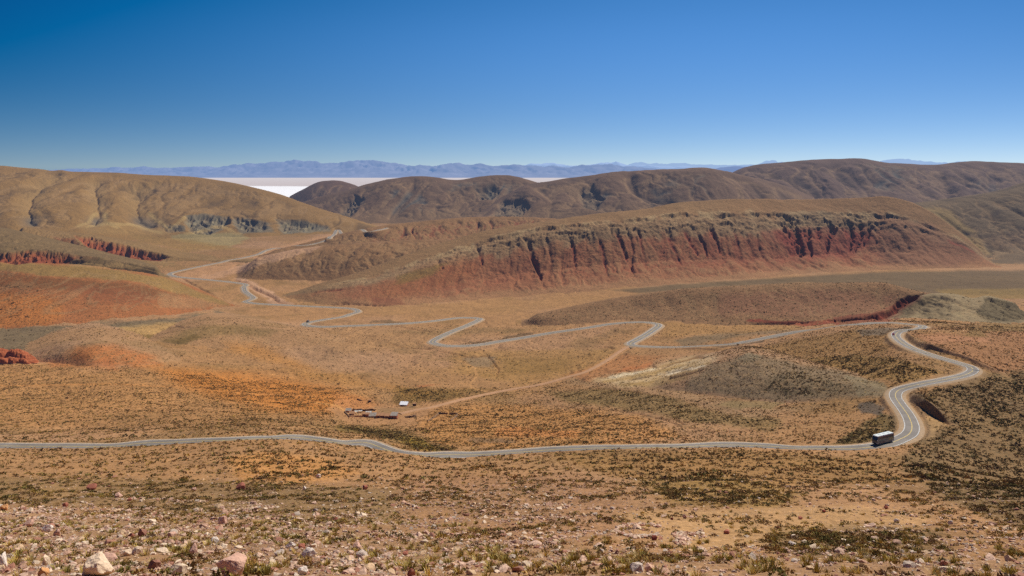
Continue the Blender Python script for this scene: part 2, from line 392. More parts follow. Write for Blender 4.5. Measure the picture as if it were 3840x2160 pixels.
CUTS = [
 ([(240,640),(170,680),(120,730),(108,770),(118,820),(150,850)], 75, 22, 'left_hill'),
 ([(350,660),(365,740),(372,790),(345,850)], 60, 20, 'left_hill'),
 ([(505,670),(520,720),(512,770),(525,815),(600,850)], 70, 24, 'left_hill'),
 # left hill drainage
 ([(235,650),(170,680),(120,730),(108,770),(118,820),(150,845)], 9, 6, 'left_hill'),
 ([(350,680),(365,740),(372,790),(345,850)], 9, 5, 'left_hill'),
 ([(505,690),(520,720),(512,770),(525,815),(600,850)], 9, 6, 'left_hill'),
 ([(600,680),(545,720),(515,750)], 30, 9, 'left_hill'),
 ([(440,740),(500,765)], 10, 5, 'left_hill'),
 # mesa ravines
 ([(1965,880),(1985,930),(2005,985),(2030,1065)], 9, 11, 'mesa'),
 ([(2005,970),(2015,1010),(2030,1050)], 8, 9, 'mesa'),
 ([(2135,890),(2150,940),(2160,1010)], 8, 8, 'mesa'),
 ([(2250,900),(2262,960),(2280,1040)], 8, 8, 'mesa'),
 ([(2310,860),(2335,930),(2365,1000),(2385,1040)], 8, 10, 'mesa'),
 ([(2395,850),(2400,910),(2420,970)], 8, 9, 'mesa'),
 ([(2500,860),(2520,920),(2545,970),(2560,1000)], 8, 9, 'mesa'),
 ([(2565,860),(2590,910),(2620,970)], 8, 11, 'mesa'),
 ([(2610,860),(2640,920),(2650,970)], 8, 10, 'mesa'),
 ([(2660,850),(2690,910),(2705,955)], 9, 11, 'mesa'),
 ([(2740,850),(2760,890),(2772,935)], 9, 9, 'mesa'),
 ([(2925,830),(2950,870),(2975,890)], 15, 16, 'mesa'),
 ([(2985,850),(2995,900),(3005,960)], 15, 20, 'mesa'),
 ([(3030,850),(3035,910),(3042,965)], 12, 17, 'mesa'),
 ([(3065,850),(3068,900)], 12, 14, 'mesa'),
 ([(3125,840),(3110,890),(3095,950)], 13, 18, 'mesa'),
 ([(3195,830),(3192,880),(3190,945)], 13, 20, 'mesa'),
 ([(3225,835),(3225,890),(3208,945)], 12, 17, 'mesa'),
 ([(3262,850),(3250,890),(3235,930)], 12, 16, 'mesa'),
 ([(2985,805),(2980,860),(2985,965)], 80, 11, 'mesa'),
 ([(3190,815),(3195,870),(3200,945)], 58, 10, 'mesa'),
 ([(1790,920),(1800,950),(1815,1000)], 8, 6, 'mesa'),
 ([(1640,960),(1650,990),(1665,1010)], 8, 5, 'mesa'),
 # brush hill red gully and badland cut
 ([(3450,1108),(3400,1132),(3345,1165),(3310,1188),(3280,1206)], 15, 7, None),
 ([(3370,1158),(3350,1180)], 8, 4, None),
 ([(3300,1180),(3200,1200),(3100,1208)], 14, 5, None),
 ([(3100,1208),(2950,1212),(2800,1214)], 9, 4, None),
 ([(3480,1222),(3560,1226),(3700,1222)], 7, 5, None),
 # red ravines on the left
 ([(-80,995),(60,985),(130,975),(200,980),(330,985)], 12, 7, None),
 ([(290,900),(350,925),(430,945),(520,965),(620,975)], 13, 10, None),
 ([(2470,1388),(2530,1368),(2600,1350),(2660,1336)], 6, 3, None),
 ([(2340,1428),(2430,1412),(2530,1392),(2600,1378)], 6, 2.6, None),
 ([(2500,1420),(2580,1402),(2640,1384)], 7, 3, None),
 # stream beds
 ([(1620,1310),(1700,1325),(1760,1340),(1830,1335),(1850,1360),(1870,1385),(1860,1420)], 5, 2.2, None),
 ([(1450,1285),(1500,1300),(1580,1308),(1640,1312)], 4, 1.6, None),
 ([(870,1045),(920,1060),(950,1080),(1000,1100),(1050,1130),(1090,1140)], 14, 5, None),
 ([(1420,1218),(1500,1225),(1580,1240),(1640,1245)], 4, 1.5, None),
 ([(2420,1300),(2500,1304),(2600,1306)], 5, 2.5, None),
 ([(2260,1300),(2300,1305),(2290,1312)], 6, 2, None),
 ([(2220,1455),(2330,1460),(2440,1480)], 3, 1.2, None),
 ([(2000,1505),(2150,1530),(2330,1540),(2480,1570),(2560,1600),(2700,1620),(2900,1612),(3100,1600)], 4, 1.3, None),
 ([(2460,1568),(2540,1575),(2570,1595)], 5, 2.0, None),
 ([(2910,1590),(3000,1585),(3080,1583),(3200,1587)], 4, 1.5, None),
 ([(650,1222),(690,1228),(715,1226)], 6, 2.5, None),
 ([(620,1010),(760,1085),(800,1105)], 6, 3, None),
 ([(350,1003),(420,1006),(520,1020)], 5, 4, None),
 ([(470,988),(560,1010),(620,1025)], 5, 3, None),
 ([(3500,790),(3560,830),(3620,880),(3680,930),(3710,975)], 12, 7, None),
 ([(1230,1150),(1290,1138),(1400,1145),(1480,1148)], 8, 5, 'mesa'),
 ([(1160,1110),(1200,1090),(1290,1085)], 9, 5, 'mesa'),
]
SH = np.zeros((NC, NR), f32)               # freshly cut (bare, dark) ground signal
wu = fbm(XV / 40, YV / 60, 3, 201) * 1.0
for pts, wd, dep, own in CUTS:
    us = [p[0] for p in pts]; ysx = [p[1] for p in pts]
    c0, c1 = np.searchsorted(UC, min(us) - wd * 3), np.searchsorted(UC, max(us) + wd * 3)
    sub = (slice(c0, c1), slice(None))
    py = PY[sub]
    m = (py > min(ysx) - wd * 2) & (py < max(ysx) + wd * 2) & (YV[sub] > 200)
    if own: m &= HID[sub] == HN[own]
    ii = np.nonzero(m)
    if not len(ii[0]): continue
    ii = (ii[0] + c0, ii[1])
    d, tp = polyline_dist(pts, UV[ii] + wu[ii] * min(wd, 14) * .6, PY[ii], 1.6)
    if own == 'mesa':
        rr = np.random.default_rng(int(us[0]) + 3); dep = dep * rr.uniform(.6, 1.25)
        wd2 = wd * (.55 + .9 * (1 - tp)) * (rr.uniform(.8, 1.5) if wd < 40 else 1.0)
        prof = np.clip(1 - d / wd2, 0, 1) ** 1.1 * np.clip(.8 + .7 * fbm(XV[ii] / 9, YV[ii] / 22, 3, 207), .1, 1.3)
    else:
        prof = np.clip(1 - d / wd, 0, 1) ** 1.3
    taper = sstep(0, .12, tp) * (1 - sstep(.85, 1.0, tp) * .8)
    Z[ii] -= dep * prof * taper
    SH[ii] = np.maximum(SH[ii], prof * taper)

# badland scars: fluted, undercut slopes eaten into the foot of the big left hill and the facing ridges
SCAR = np.zeros((NC, NR), f32)
def scar(poly, own, lam, amp, cut, ys=2.0, fea=26):
    us = [p[0] for p in poly]; yy = [p[1] for p in poly]
    c0, c1 = np.searchsorted(UC, min(us) - 60), np.searchsorted(UC, max(us) + 60)
    m = (HID[c0:c1] == HN[own]) & (PY[c0:c1] > min(yy) - 40) & (PY[c0:c1] < max(yy) + 40)
    ii = np.nonzero(m); ii = (ii[0] + c0, ii[1])
    if not len(ii[0]): return
    px = np.array(poly, float); px[:, 1] *= ys
    X, Y, u = XV[ii], YV[ii], UV[ii]
    n1 = fbm(X / (lam * 2.5), Y / (lam * 5), 3, 251)
    q = PY[ii] * ys + n1 * 16; u = u + n1 * 12
    inside = np.zeros(u.shape, bool); best = np.full(u.shape, 1e9)
    for a, b in zip(px, np.roll(px, -1, axis=0)):
        d = b - a; t_ = np.clip(((u - a[0]) * d[0] + (q - a[1]) * d[1]) / (d @ d + 1e-9), 0, 1)
        best = np.minimum(best, np.hypot(u - a[0] - t_ * d[0], q - a[1] - t_ * d[1]))
        inside ^= ((a[1] > q) != (b[1] > q)) & (u < (b[0] - a[0]) * (q - a[1]) / (b[1] - a[1] + 1e-12) + a[0])
    w = sstep(-fea * .3, fea * .7, np.where(inside, best, -best))
    sk = X + .35 * (Y - Y.mean())
    g = np.clip(ridged(sk / lam + fbm(X / (lam * 2.2), Y / lam / 3, 3, 255) * 1.1, Y / lam / 4 + fbm(X / lam / 2, Y / lam / 2, 2, 257) * .5, 4, 261), 0, 1)
    Z[ii] -= w * (cut + amp * (1 - g) ** 1.0 * 1.6)
    SCAR[ii] = np.maximum(SCAR[ii], w * (.55 + .45 * g))
scar([(690,806),(745,798),(800,806),(850,806),(862,840),(800,862),(790,884),(735,878),(700,858)], 'left_hill', 30, 15, 9)
scar([(870,812),(940,818),(990,832),(1010,862),(960,868),(900,858),(880,845)], 'left_hill', 30, 13, 7)
scar([(1030,822),(1110,826),(1190,836),(1235,852),(1235,866),(1130,872),(1060,870)], 'left_hill', 24, 11, 6)
scar([(600,836),(670,846),(690,868),(640,872),(600,856)], 'left_hill', 26, 9, 4)
scar([(1260,790),(1330,730),(1370,745),(1340,800),(1290,835)], 'back_ridge_west', 46, 22, 8)
scar([(1790,715),(1850,690),(1880,715),(1850,745),(1800,750)], 'back_ridge_west', 50, 24, 10)
scar([(1880,760),(1960,740),(1990,780),(1930,815),(1840,815)], 'back_ridge_middle', 46, 22, 8)
scar([(2170,720),(2230,690),(2260,740),(2240,790),(2180,780)], 'back_ridge_middle', 46, 22, 6)
scar([(2560,735),(2640,715),(2660,750),(2600,770),(2560,760)], 'back_ridge_east', 46, 20, 8)
scar([(-80,952),(60,946),(150,944),(240,950),(300,962),(250,985),(130,996),(0,1004),(-80,1008)], 'green_slope', 19, 7, 4, 2.0, 22)
scar([(280,884),(345,893),(440,913),(530,935),(600,952),(640,966),(600,974),(500,968),(420,950),(330,925)], 'red_ridge', 24, 8, 5, 2.0, 22)
scar([(3480,1096),(3425,1104),(3370,1128),(3320,1158),(3260,1186),(3200,1200),(3220,1216),(3330,1212),(3380,1180)], 'brush_hill', 11, 2.6, 1.6, 2.0, 18)
scar([(3120,1200),(3220,1196),(3260,1214),(3120,1216)], 'brush_hill', 9, 2, 1.5, 2.0, 10)
scar([(3690,1116),(3760,1124),(3830,1150),(3860,1200),(3700,1206),(3660,1180)], 'badland_hill', 12, 1.6, .8, 2.0, 20)
scar([(3480,1110),(3570,1108),(3560,1200),(3440,1205),(3430,1160)], 'badland_hill', 14, 1.2, .4, 2.0, 30)
PY = HY - F * Z / YV

# ------------------------------------------------------------------ roads
def grid_hit(u, y, ZZ=None):
    """world point of the first terrain surface seen at photo pixel (u,y)"""
    c = int(np.clip(round((u - UC[0]) / DU), 0, NC - 1))
    yy = HY - F * (Z if ZZ is None else ZZ)[c] / YV[c]
    st = np.argmax(yy < 2400)
    ok = np.nonzero(yy[st:] <= y)[0]
    j = st + ok[0] if len(ok) else NR - 1
    j = max(j, 1)
    a, b = yy[j - 1], yy[j]
    t = 0 if abs(a - b) < 1e-9 else min(max((a - y) / (a - b), 0), 1)
    Y = YV[c, j - 1] + t * (YV[c, j] - YV[c, j - 1])
    return np.array([(u - CX) / F * Y, Y, -(y - HY) / F * Y])

def ground_z(x, Y, ZZ=None):
    ZZ = Z if ZZ is None else ZZ
    x = np.atleast_1d(np.asarray(x, float)); Y = np.atleast_1d(np.asarray(Y, float))
    u = CX + x / Y * F
    cf = np.clip((u - UC[0]) / DU, 0, NC - 1.001); c = cf.astype(int); fr = cf - c
    out = np.zeros_like(x)
    for k, wgt in ((0, 1 - fr), (1, fr)):
        cc = c + k
        o = np.argsort(cc, kind='stable'); sc_ = cc[o]
        bounds = np.searchsorted(sc_, np.arange(NC + 1))
        z = np.zeros_like(x)
        for q in np.unique(sc_):
            idx = o[bounds[q]:bounds[q + 1]]
            z[idx] = np.interp(Y[idx], YV[q], ZZ[q])
        out += z * wgt
    return out

def cr_spline(P, step):
    """Catmull-Rom through world points, resampled at a fixed step"""
    P = np.array(P); n = len(P); out = []
    for i in range(n - 1):
        p0, p1, p2, p3 = P[max(i - 1, 0)], P[i], P[i + 1], P[min(i + 2, n - 1)]
        m = max(2, int(np.linalg.norm(p2 - p1) / 2.0))
        for t in np.linspace(0, 1, m, endpoint=False):
            out.append(.5 * ((2 * p1) + (-p0 + p2) * t + (2 * p0 - 5 * p1 + 4 * p2 - p3) * t * t + (-p0 + 3 * p1 - 3 * p2 + p3) * t ** 3))
    out.append(P[-1]); out = np.array(out)
    s = np.concatenate([[0], np.cumsum(np.hypot(*np.diff(out[:, :2], axis=0).T))])
    ss = np.arange(0, s[-1], step)
    return np.stack([np.interp(ss, s, out[:, k]) for k in range(3)], 1)

ROAD = [(-330,1680),(-150,1677),(0,1674.5),(199,1674.5),(397,1673),(547,1665),(696,1656),(845,1647),(994,1641),(1093,1642),(1192,1650),
 (1280,1660),(1379,1671),(1479,1689),(1578,1704),(1678,1711),(1777,1708),(1926,1697),(2075,1688),(2224,1681),(2373,1677),(2522,1674.5),
 (2709,1673),(2858,1676),(3007,1680),(3156,1680),(3256,1674),(3330,1661.5),(3375,1646.6),(3410,1627),(3420,1602),(3412,1572),(3395,1542),
 (3372,1512),(3357.5,1487.6),(3365,1470),(3395,1454),(3454,1438),(3529,1425),(3603.5,1410.6),(3643,1395.6),(3646,1383),(3623,1371),(3579,1356),
 (3504,1333.5),(3434.5,1311),(3385,1286),(3360,1261.5),(3365,1249),(3395,1239),(3434.5,1233.5),(3455,1229),(3461,1224),(3448,1219),(3405,1214.5),(3355,1211),
 (3280.5,1211),(3206,1215),(3106.6,1226.7),(3007,1241.6),(2908,1259),(2808.5,1279),(2734,1290),(2659,1295),(2590,1299),(2522,1301),(2423,1299),
 (2373,1294.4),(2366,1287),(2393,1272),(2428,1252),(2457.6,1232),(2470,1222),(2462.6,1214),(2423,1208.5),(2373,1208.5),(2298.6,1214),(2199,1229),
 (2075,1247),(1975.7,1263.6),(1876,1279.5),(1802,1292),(1727,1297),(1667.6,1295.4),(1628,1287),(1623,1279.5),(1647.7,1264.6),(1702,1240),(1757,1218),
 (1797,1199),(1792,1193.5),(1752,1191.5),(1702,1193.5),(1628,1203),(1528,1212),(1404,1218),(1280,1223),(1217,1225),(1163,1222),(1143,1216),(1158,1209),
 (1217,1198),(1280,1188.5),(1312,1178.6),(1342,1168.6),(1328,1158.7),(1280,1154),(1217,1151),(1093,1145),(974,1139),(934,1134),(920,1130),(934,1125),
 (950,1116.5),(934,1104),(919,1091.6),(914,1076.7),(902,1062),(686,1040),(646,1033),(637,1027),(656,1019.6),(720.5,1004.7),(795,989.8),(894,970),(969,952.5),
 (994,940),(1043.5,930),(1118,920),(1192.5,910),(1227,898),(1237,888),(1252,880.4),(1280,875.5),(1369,868),(1454,853)]
SPLIT = [i for i, p in enumerate(ROAD) if p == (3461,1224)][0]
TRACK = [(1500,1549),(1560,1536),(1628,1523),(1727,1498),(1827,1476),(1926,1458),(2025,1441),(2125,1414),(2199,1391),(2274,1352),(2323,1317),(2350,1303),(2364,1297)]

def make_path(px, step, smooth_m):
    P = np.array([grid_hit(u, y, ZSM) for u, y in px])
    # remove depth jumps that come from noise: relax Z against neighbours along the path
    path = cr_spline(P, step)
    n = max(1, int(smooth_m / step))
    zs = gsmooth(np.maximum(ground_z(path[:, 0], path[:, 1], ZSM), path[:, 2] - 2.0), n)
    # keep the pixel row while smoothing: only the height is smoothed, the plan stays
    path[:, 2] = zs
    return path
PATH = make_path(ROAD, 2.5, 12)
TPATH = make_path(TRACK, 3.0, 9)

DROAD = np.full((NC, NR), 1e3, f32)
def carve(path, hw, drop, bank, setd=True):
    Xf, Yf, Zf = XV.ravel(), YV.ravel(), Z.reshape(-1)
    D = np.full(Xf.shape, 1e3, f32); T = np.zeros(Xf.shape, f32)
    R = 34.0
    n = len(path)
    order = np.argsort(Yf, kind='stable'); Ys = Yf[order]
    for i in range(0, n - 1, 8):
        seg = path[i:min(i + 9, n)]
        lo, hi_ = np.searchsorted(Ys, seg[:, 1].min() - R), np.searchsorted(Ys, seg[:, 1].max() + R)
        idx = order[lo:hi_]
        xs = Xf[idx]
        idx = idx[(xs > seg[:, 0].min() - R) & (xs < seg[:, 0].max() + R)]
        if not len(idx): continue
        px, py = Xf[idx], Yf[idx]
        for a, b in zip(seg[:-1], seg[1:]):
            dx, dyy = b[0] - a[0], b[1] - a[1]
            l2 = dx * dx + dyy * dyy + 1e-9
            q = np.clip(((px - a[0]) * dx + (py - a[1]) * dyy) / l2, 0, 1)
            d = np.hypot(px - a[0] - q * dx, py - a[1] - q * dyy)
            m = d < D[idx]
            mi = idx[m]
            D[mi] = d[m]; T[mi] = (a[2] + q * (b[2] - a[2]))[m]
    near = np.nonzero(D < R)[0]
    d = D[near]; tgt = T[near] - drop - 0.0005 * Yf[near]
    dz = np.abs(Zf[near] - tgt)
    h2 = hw * (1 + .38 * sstep(650, 1000, Yf[near])) + 0.0016 * Yf[near]
    w = 1 - sstep(0, 1, (d - h2) / np.maximum(2.0, dz * bank + .8))
    Zf[near] = Zf[near] * (1 - w) + tgt * w
    if setd:
        dr = DROAD.reshape(-1); dr[near] = np.minimum(dr[near], d)
    return D.reshape(NC, NR)
def calm(path, R_in, R_out):
    """grade the rough ground towards the smooth land form beside the road"""
    sub = path[::4]
    Xf, Yf, Zf, Zs_ = XV.ravel(), YV.ravel(), Z.reshape(-1), ZSM.ravel()
    D = np.full(Xf.shape, 1e3, f32); order = np.argsort(Yf, kind='stable'); Ys_ = Yf[order]
    for i in range(0, len(sub), 6):
        seg = sub[i:i + 7]
        lo, hi_ = np.searchsorted(Ys_, seg[:, 1].min() - R_out), np.searchsorted(Ys_, seg[:, 1].max() + R_out)
        id_ = order[lo:hi_]; xs = Xf[id_]; id_ = id_[(xs > seg[:, 0].min() - R_out) & (xs < seg[:, 0].max() + R_out)]
        for q in seg:
            d = np.hypot(Xf[id_] - q[0], Yf[id_] - q[1]); D[id_] = np.minimum(D[id_], d)
    ro = np.where(Yf < 430, 60.0, np.where((Yf < 950) & (Xf > 150), 120.0, 24.0)); hf = HID.reshape(-1)
    w = 1 - np.clip((D - R_in) / (ro - R_in), 0, 1) ** 1.5
    w = w * (np.abs(Zf - Zs_) < 8) * (hf != HN['cut_bank']) * (hf != HN['upper_cut_bank'])
    Zf[:] = Zf * (1 - w * .9) + Zs_ * w * .9
calm(PATH, 12, 120)
carve(PATH, 5.6, .25, .55)
DTRACK = carve(TPATH, 3.2, .2, 2.0, False)
scar([(-80,952),(60,946),(150,944),(240,950),(300,962),(250,985),(130,996),(0,1004),(-80,1008)], 'green_slope', 19, 7, 4, 2.0, 22)
scar([(280,884),(345,893),(440,913),(530,935),(600,952),(640,966),(600,974),(500,968),(420,950),(330,925)], 'red_ridge', 24, 8, 5, 2.0, 22)
scar([(3480,1096),(3425,1104),(3370,1128),(3320,1158),(3260,1186),(3200,1200),(3220,1216),(3330,1212),(3380,1180)], 'brush_hill', 11, 2.6, 1.6, 2.0, 18)
scar([(3120,1200),(3220,1196),(3260,1214),(3120,1216)], 'brush_hill', 9, 2, 1.5, 2.0, 10)
scar([(3690,1116),(3760,1124),(3830,1150),(3860,1200),(3700,1206),(3660,1180)], 'badland_hill', 12, 1.6, .8, 2.0, 20)
scar([(3480,1110),(3570,1108),(3560,1200),(3440,1205),(3430,1160)], 'badland_hill', 14, 1.2, .4, 2.0, 30)
PY = HY - F * Z / YV

# ------------------------------------------------------------------ terrain colour (soil, rock and plant cover), baked per vertex
wx1 = fbm(XV / 70, YV / 110, 4, 301); wy1 = fbm(XV / 70, YV / 110, 4, 305)
wx2 = fbm(XV / 260, YV / 300, 3, 311)
fine = fbm(XV / 14, YV / 22, 3, 321)
farw = np.clip(YV / 1000, .35, 4)
UW = UV + (wx1 * 22 + fine * 7) / np.sqrt(farw); YW = PY + (wy1 * 9 + fine * 3) / np.sqrt(farw)
COL = np.zeros((NC, NR, 3), f32); VEG = np.zeros((NC, NR), f32)
def seg_poly_sd(poly, u, y, ys):
    px = np.array(poly, float); px[:, 1] *= ys; Yq = y * ys
    inside = np.zeros(u.shape, bool); best = np.full(u.shape, 1e9)
    n = len(px)
    for i in range(n):
        a, b = px[i], px[(i + 1) % n]
        d = b - a
        q = np.clip(((u - a[0]) * d[0] + (Yq - a[1]) * d[1]) / (d @ d + 1e-9), 0, 1)
        best = np.minimum(best, np.hypot(u - a[0] - q * d[0], Yq - a[1] - q * d[1]))
        c = ((a[1] > Yq) != (b[1] > Yq)) & (u < (b[0] - a[0]) * (Yq - a[1]) / (b[1] - a[1] + 1e-12) + a[0])
        inside ^= c
    return np.where(inside, best, -best)
def paint(poly, col, s=1.0, fea=30, ys=2.2, own=None, veg=None, warp=1.0, bleed=0, minY=0, maxY=1e9):
    us = [p[0] for p in poly]; yy = [p[1] for p in poly]
    c0, c1 = np.searchsorted(UC, min(us) - fea - 40), np.searchsorted(UC, max(us) + fea + 40)
    py = PY[c0:c1]
    m = (py > min(yy) - fea / ys - 20) & (py < max(yy) + fea / ys + 20) & (YV[c0:c1] >= minY) & (YV[c0:c1] <= maxY)
    if own is not None:
        oo = np.zeros_like(m)
        for o in ([own] if isinstance(own, str) else own):
            oo |= HID[c0:c1] == (HN[o] if o != 'base' else -1)
        m &= oo
    ii = np.nonzero(m)
    if not len(ii[0]): return
    ii = (ii[0] + c0, ii[1])
    u = UV[ii] * (1 - warp) + UW[ii] * warp; y = PY[ii] * (1 - warp) + YW[ii] * warp
    sd = seg_poly_sd(poly, u, y, ys)
    w = (sstep(-fea * .5, fea * .5, sd) * s).astype(f32)
    COL[ii] += (np.asarray(col, f32) - COL[ii]) * w[:, None]
    if veg is not None: VEG[ii] += (veg - VEG[ii]) * w
def ell(cx, cy, rx, ry, n=14):
    return [(cx + rx * math.cos(2 * math.pi * i / n), cy + ry * math.sin(2 * math.pi * i / n)) for i in range(n)]
def wcol(w, col):
    w = np.clip(w, 0, 1).astype(f32)
    COL[...] += (np.asarray(col, f32) - COL) * w[..., None]

TAN = alb(182,138,94); PINK = alb(188,146,112); ORANGE = alb(206,140,78); DEEP = alb(200,112,52); OLIVE = alb(132,106,58)
GREY = alb(132,116,94); RED = alb(146,62,40); RUST = alb(150,78,44); CREAM = alb(206,178,124); DUSK = alb(118,90,66)
BROWN = alb(150,108,70)
COL[...] = TAN
VEG[...] = .35
# base zones, far to near
wcol(sstep(1500, 2300, YV) * .8, alb(160,122,80))
wcol(sstep(-.2, .5, wx2) * .55, PINK)
wcol(sstep(.1, .6, wx1) * .35, OLIVE)
B = 'base'
paint([(-420,1225),(0,1232),(300,1218),(560,1195),(760,1180),(830,1165),(840,1185),(620,1215),(420,1245),(300,1290),(120,1330),(-420,1370)], alb(128,110,84), .95, 26, own=B, veg=.25)
paint([(100,1340),(260,1300),(420,1280),(620,1255),(700,1215),(560,1225),(420,1235),(330,1270),(180,1315)], alb(196,150,92), .8, 22, own=B)
paint([(380,1240),(640,1205),(700,1215),(560,1262),(430,1280)], alb(190,156,104), .6, 30, own=B)
paint([(470,1262),(520,1255),(600,1265),(560,1280),(480,1280)], alb(120,98,44), .7, 18, own=B)
paint([(-420,1320),(-420,1600),(200,1620),(700,1600),(1200,1560),(1400,1500),(1350,1420),(1100,1380),(700,1380),(300,1390),(100,1350)], alb(194,142,90), .6, 90, own=(B,'orange_mound'))
paint([(300,1300),(430,1290),(560,1325),(600,1360),(420,1375),(240,1345)], alb(204,124,62), .8, 60, own=(B,'orange_mound'), veg=.7)
paint([(160,1350),(420,1355),(440,1385),(200,1380)], alb(196,122,72), .6, 40, own=(B,'orange_mound'))
paint([(560,1370),(900,1400),(1250,1450),(1330,1530),(1200,1560),(900,1520),(700,1450)], alb(212,136,64), .8, 130, own=B, veg=.75)
paint([(830,1285),(950,1290),(1080,1340),(1200,1385),(1130,1385),(960,1345),(850,1310)], alb(200,140,74), .55, 60, own=(B,'olive_mound'))
paint([(1040,1380),(1240,1400),(1500,1440),(1650,1470),(1600,1500),(1400,1450),(1150,1420)], alb(196,142,80), .5, 60, own=B, veg=.7)
paint([(600,1275),(700,1230),(800,1217),(900,1220),(1050,1238),(1000,1262),(800,1258),(680,1290)], alb(142,114,66), .7, 50, own=('olive_mound',), veg=.4)
paint([(620,1280),(720,1255),(760,1270),(680,1290)], alb(118,94,44), .7, 20, own=('olive_mound',B))
paint([(1060,1330),(1250,1395),(1500,1400),(1480,1330),(1250,1290),(1080,1290)], alb(186,146,112), .6, 80, own=B)
paint([(1400,1215),(1700,1230),(1560,1290),(1300,1330),(1150,1260),(1250,1235)], alb(184,142,100), .7, 50, own=B)
paint([(1700,1310),(2330,1310),(2200,1400),(1950,1440),(1700,1400)], alb(180,138,84), .7, 60, own=B, veg=.4)
paint([(1850,1340),(2150,1345),(2100,1400),(1900,1400)], alb(150,116,60), .5, 60, own=B)
paint([(1740,1345),(1850,1340),(1840,1385),(1770,1375)], alb(156,132,104), .7, 20, own=B)
paint([(1500,1450),(1700,1460),(1860,1460),(1660,1510),(1480,1515)], alb(138,106,44), .55, 40, own=B, veg=.95)
# farm yard
paint([(1260,1500),(1400,1505),(1560,1520),(1750,1495),(1680,1540),(1720,1600),(1560,1600),(1420,1585),(1290,1585),(1230,1540)], alb(186,140,98), .9, 30, own=B, veg=.0)
paint([(1430,1525),(1540,1515),(1600,1530),(1500,1545),(1430,1545)], alb(150,120,86), .7, 18, own=B, veg=0)
paint([(1230,1470),(1330,1480),(1420,1515),(1380,1535),(1250,1530)], alb(206,138,82), .65, 40, own=B, veg=.05)
paint([(1560,1440),(1640,1436),(1600,1452)], alb(196,116,68), .5, 14, own=B)
# scrubland between farm and road
paint([(1640,1530),(1900,1515),(2400,1560),(2560,1640),(2300,1665),(1900,1690),(1640,1660),(1560,1600)], alb(204,146,86), .7, 60, own=B, veg=.72)
paint([(1900,1600),(2200,1610),(2180,1640),(1850,1630)], alb(214,144,86), .8, 26, own=B, veg=.5)
paint([(1280,1590),(1500,1620),(1700,1680),(1640,1695),(1440,1650),(1280,1620)], alb(122,102,44), .65, 40, own=B, veg=1)
paint([(1500,1640),(1600,1650),(1640,1690),(1540,1680)], alb(168,136,44), .6, 20, own=B, veg=.8)
paint([(1750,1640),(1950,1650),(1900,1668),(1760,1662)], alb(150,120,92), .7, 16, own=B)
paint([(400,1560),(700,1545),(1000,1560),(1250,1580),(1250,1600),(700,1610),(420,1600)], alb(168,126,82), .5, 40, own=B, veg=.6)
paint([(2050,1460),(2300,1450),(2560,1510),(2700,1540),(2900,1560),(2900,1620),(2500,1560),(2150,1510)], alb(140,116,70), .7, 50, own=B, veg=.85)
paint([(2100,1430),(2350,1370),(2600,1480),(2900,1530),(3100,1520),(2800,1560),(2400,1470)], alb(164,132,98), .7, 40, own=(B,'grey_mound'), veg=.2)
paint([(2100,1415),(2350,1330),(2480,1330),(2330,1400),(2200,1425)], alb(190,128,80), .6, 30, own=B)
paint([(2330,1380),(2440,1350),(2420,1390),(2300,1400)], alb(196,120,70), .6, 20, own=B)
# pale sand beside the grey mound
paint([(2230,1420),(2350,1400),(2480,1365),(2600,1335),(2680,1330),(2640,1370),(2560,1400),(2440,1440),(2330,1445)], alb(212,184,142), .82, 50, own=(B,'grey_mound'), veg=0)
paint([(2360,1432),(2500,1420),(2600,1400),(2560,1430),(2440,1448)], alb(168,136,86), .7, 14, own=(B,'grey_mound'), veg=0)
paint([(2640,1370),(2780,1325),(2900,1342),(3000,1372),(3160,1402),(3330,1450),(3300,1480),(3000,1505),(2760,1490),(2560,1470),(2560,1440)], alb(146,124,94), .85, 50, own=(B,'grey_mound'), veg=.3)
paint([(2900,1390),(3080,1415),(3180,1440),(3230,1480),(3000,1490),(2850,1460)], alb(126,106,76), .6, 60, own=(B,'grey_mound'), veg=1.)
paint([(2770,1328),(2800,1322),(2860,1335),(2800,1350),(2740,1352)], alb(150,132,102), .8, 16, own=(B,'grey_mound'))
paint([(3170,1415),(3330,1440),(3360,1475),(3240,1490),(3200,1450)], alb(150,132,100), .85, 16, own=(B,'grey_mound'), veg=.1)
paint([(2690,1515),(2850,1498),(2960,1495),(2900,1530),(2760,1530)], alb(146,126,86), .7, 20, own=B, veg=0)
paint([(3240,1510),(3290,1500),(3320,1530),(3300,1560),(3230,1550)], alb(104,92,80), .9, 14, own=B)
paint([(3300,1550),(3360,1560),(3350,1620),(3250,1650),(3100,1660),(3150,1640)], alb(96,84,32), .7, 20, own=B, veg=1)
paint([(2900,1350),(3200,1330),(3400,1350),(3560,1400),(3400,1430),(3200,1420),(3000,1375)], alb(168,130,74), .8, 36, own=B, veg=.95)
paint([(2560,1310),(2900,1290),(3200,1240),(3340,1235),(3340,1280),(3300,1330),(2900,1335)], alb(166,126,78), .8, 36, own=B, veg=.55)
paint([(2560,1300),(2800,1262),(3000,1235),(2900,1230),(2700,1250),(2540,1275)], alb(128,110,84), .7, 22, own=B, veg=.4)
paint([(3230,1235),(3400,1220),(3420,1228),(3300,1262),(3240,1262)], alb(122,108,92), .8, 16, own=B, veg=.4)
paint([(2460,1205),(3000,1222),(2980,1232),(2700,1256),(2480,1265)], alb(176,134,82), .7, 30, own=B)
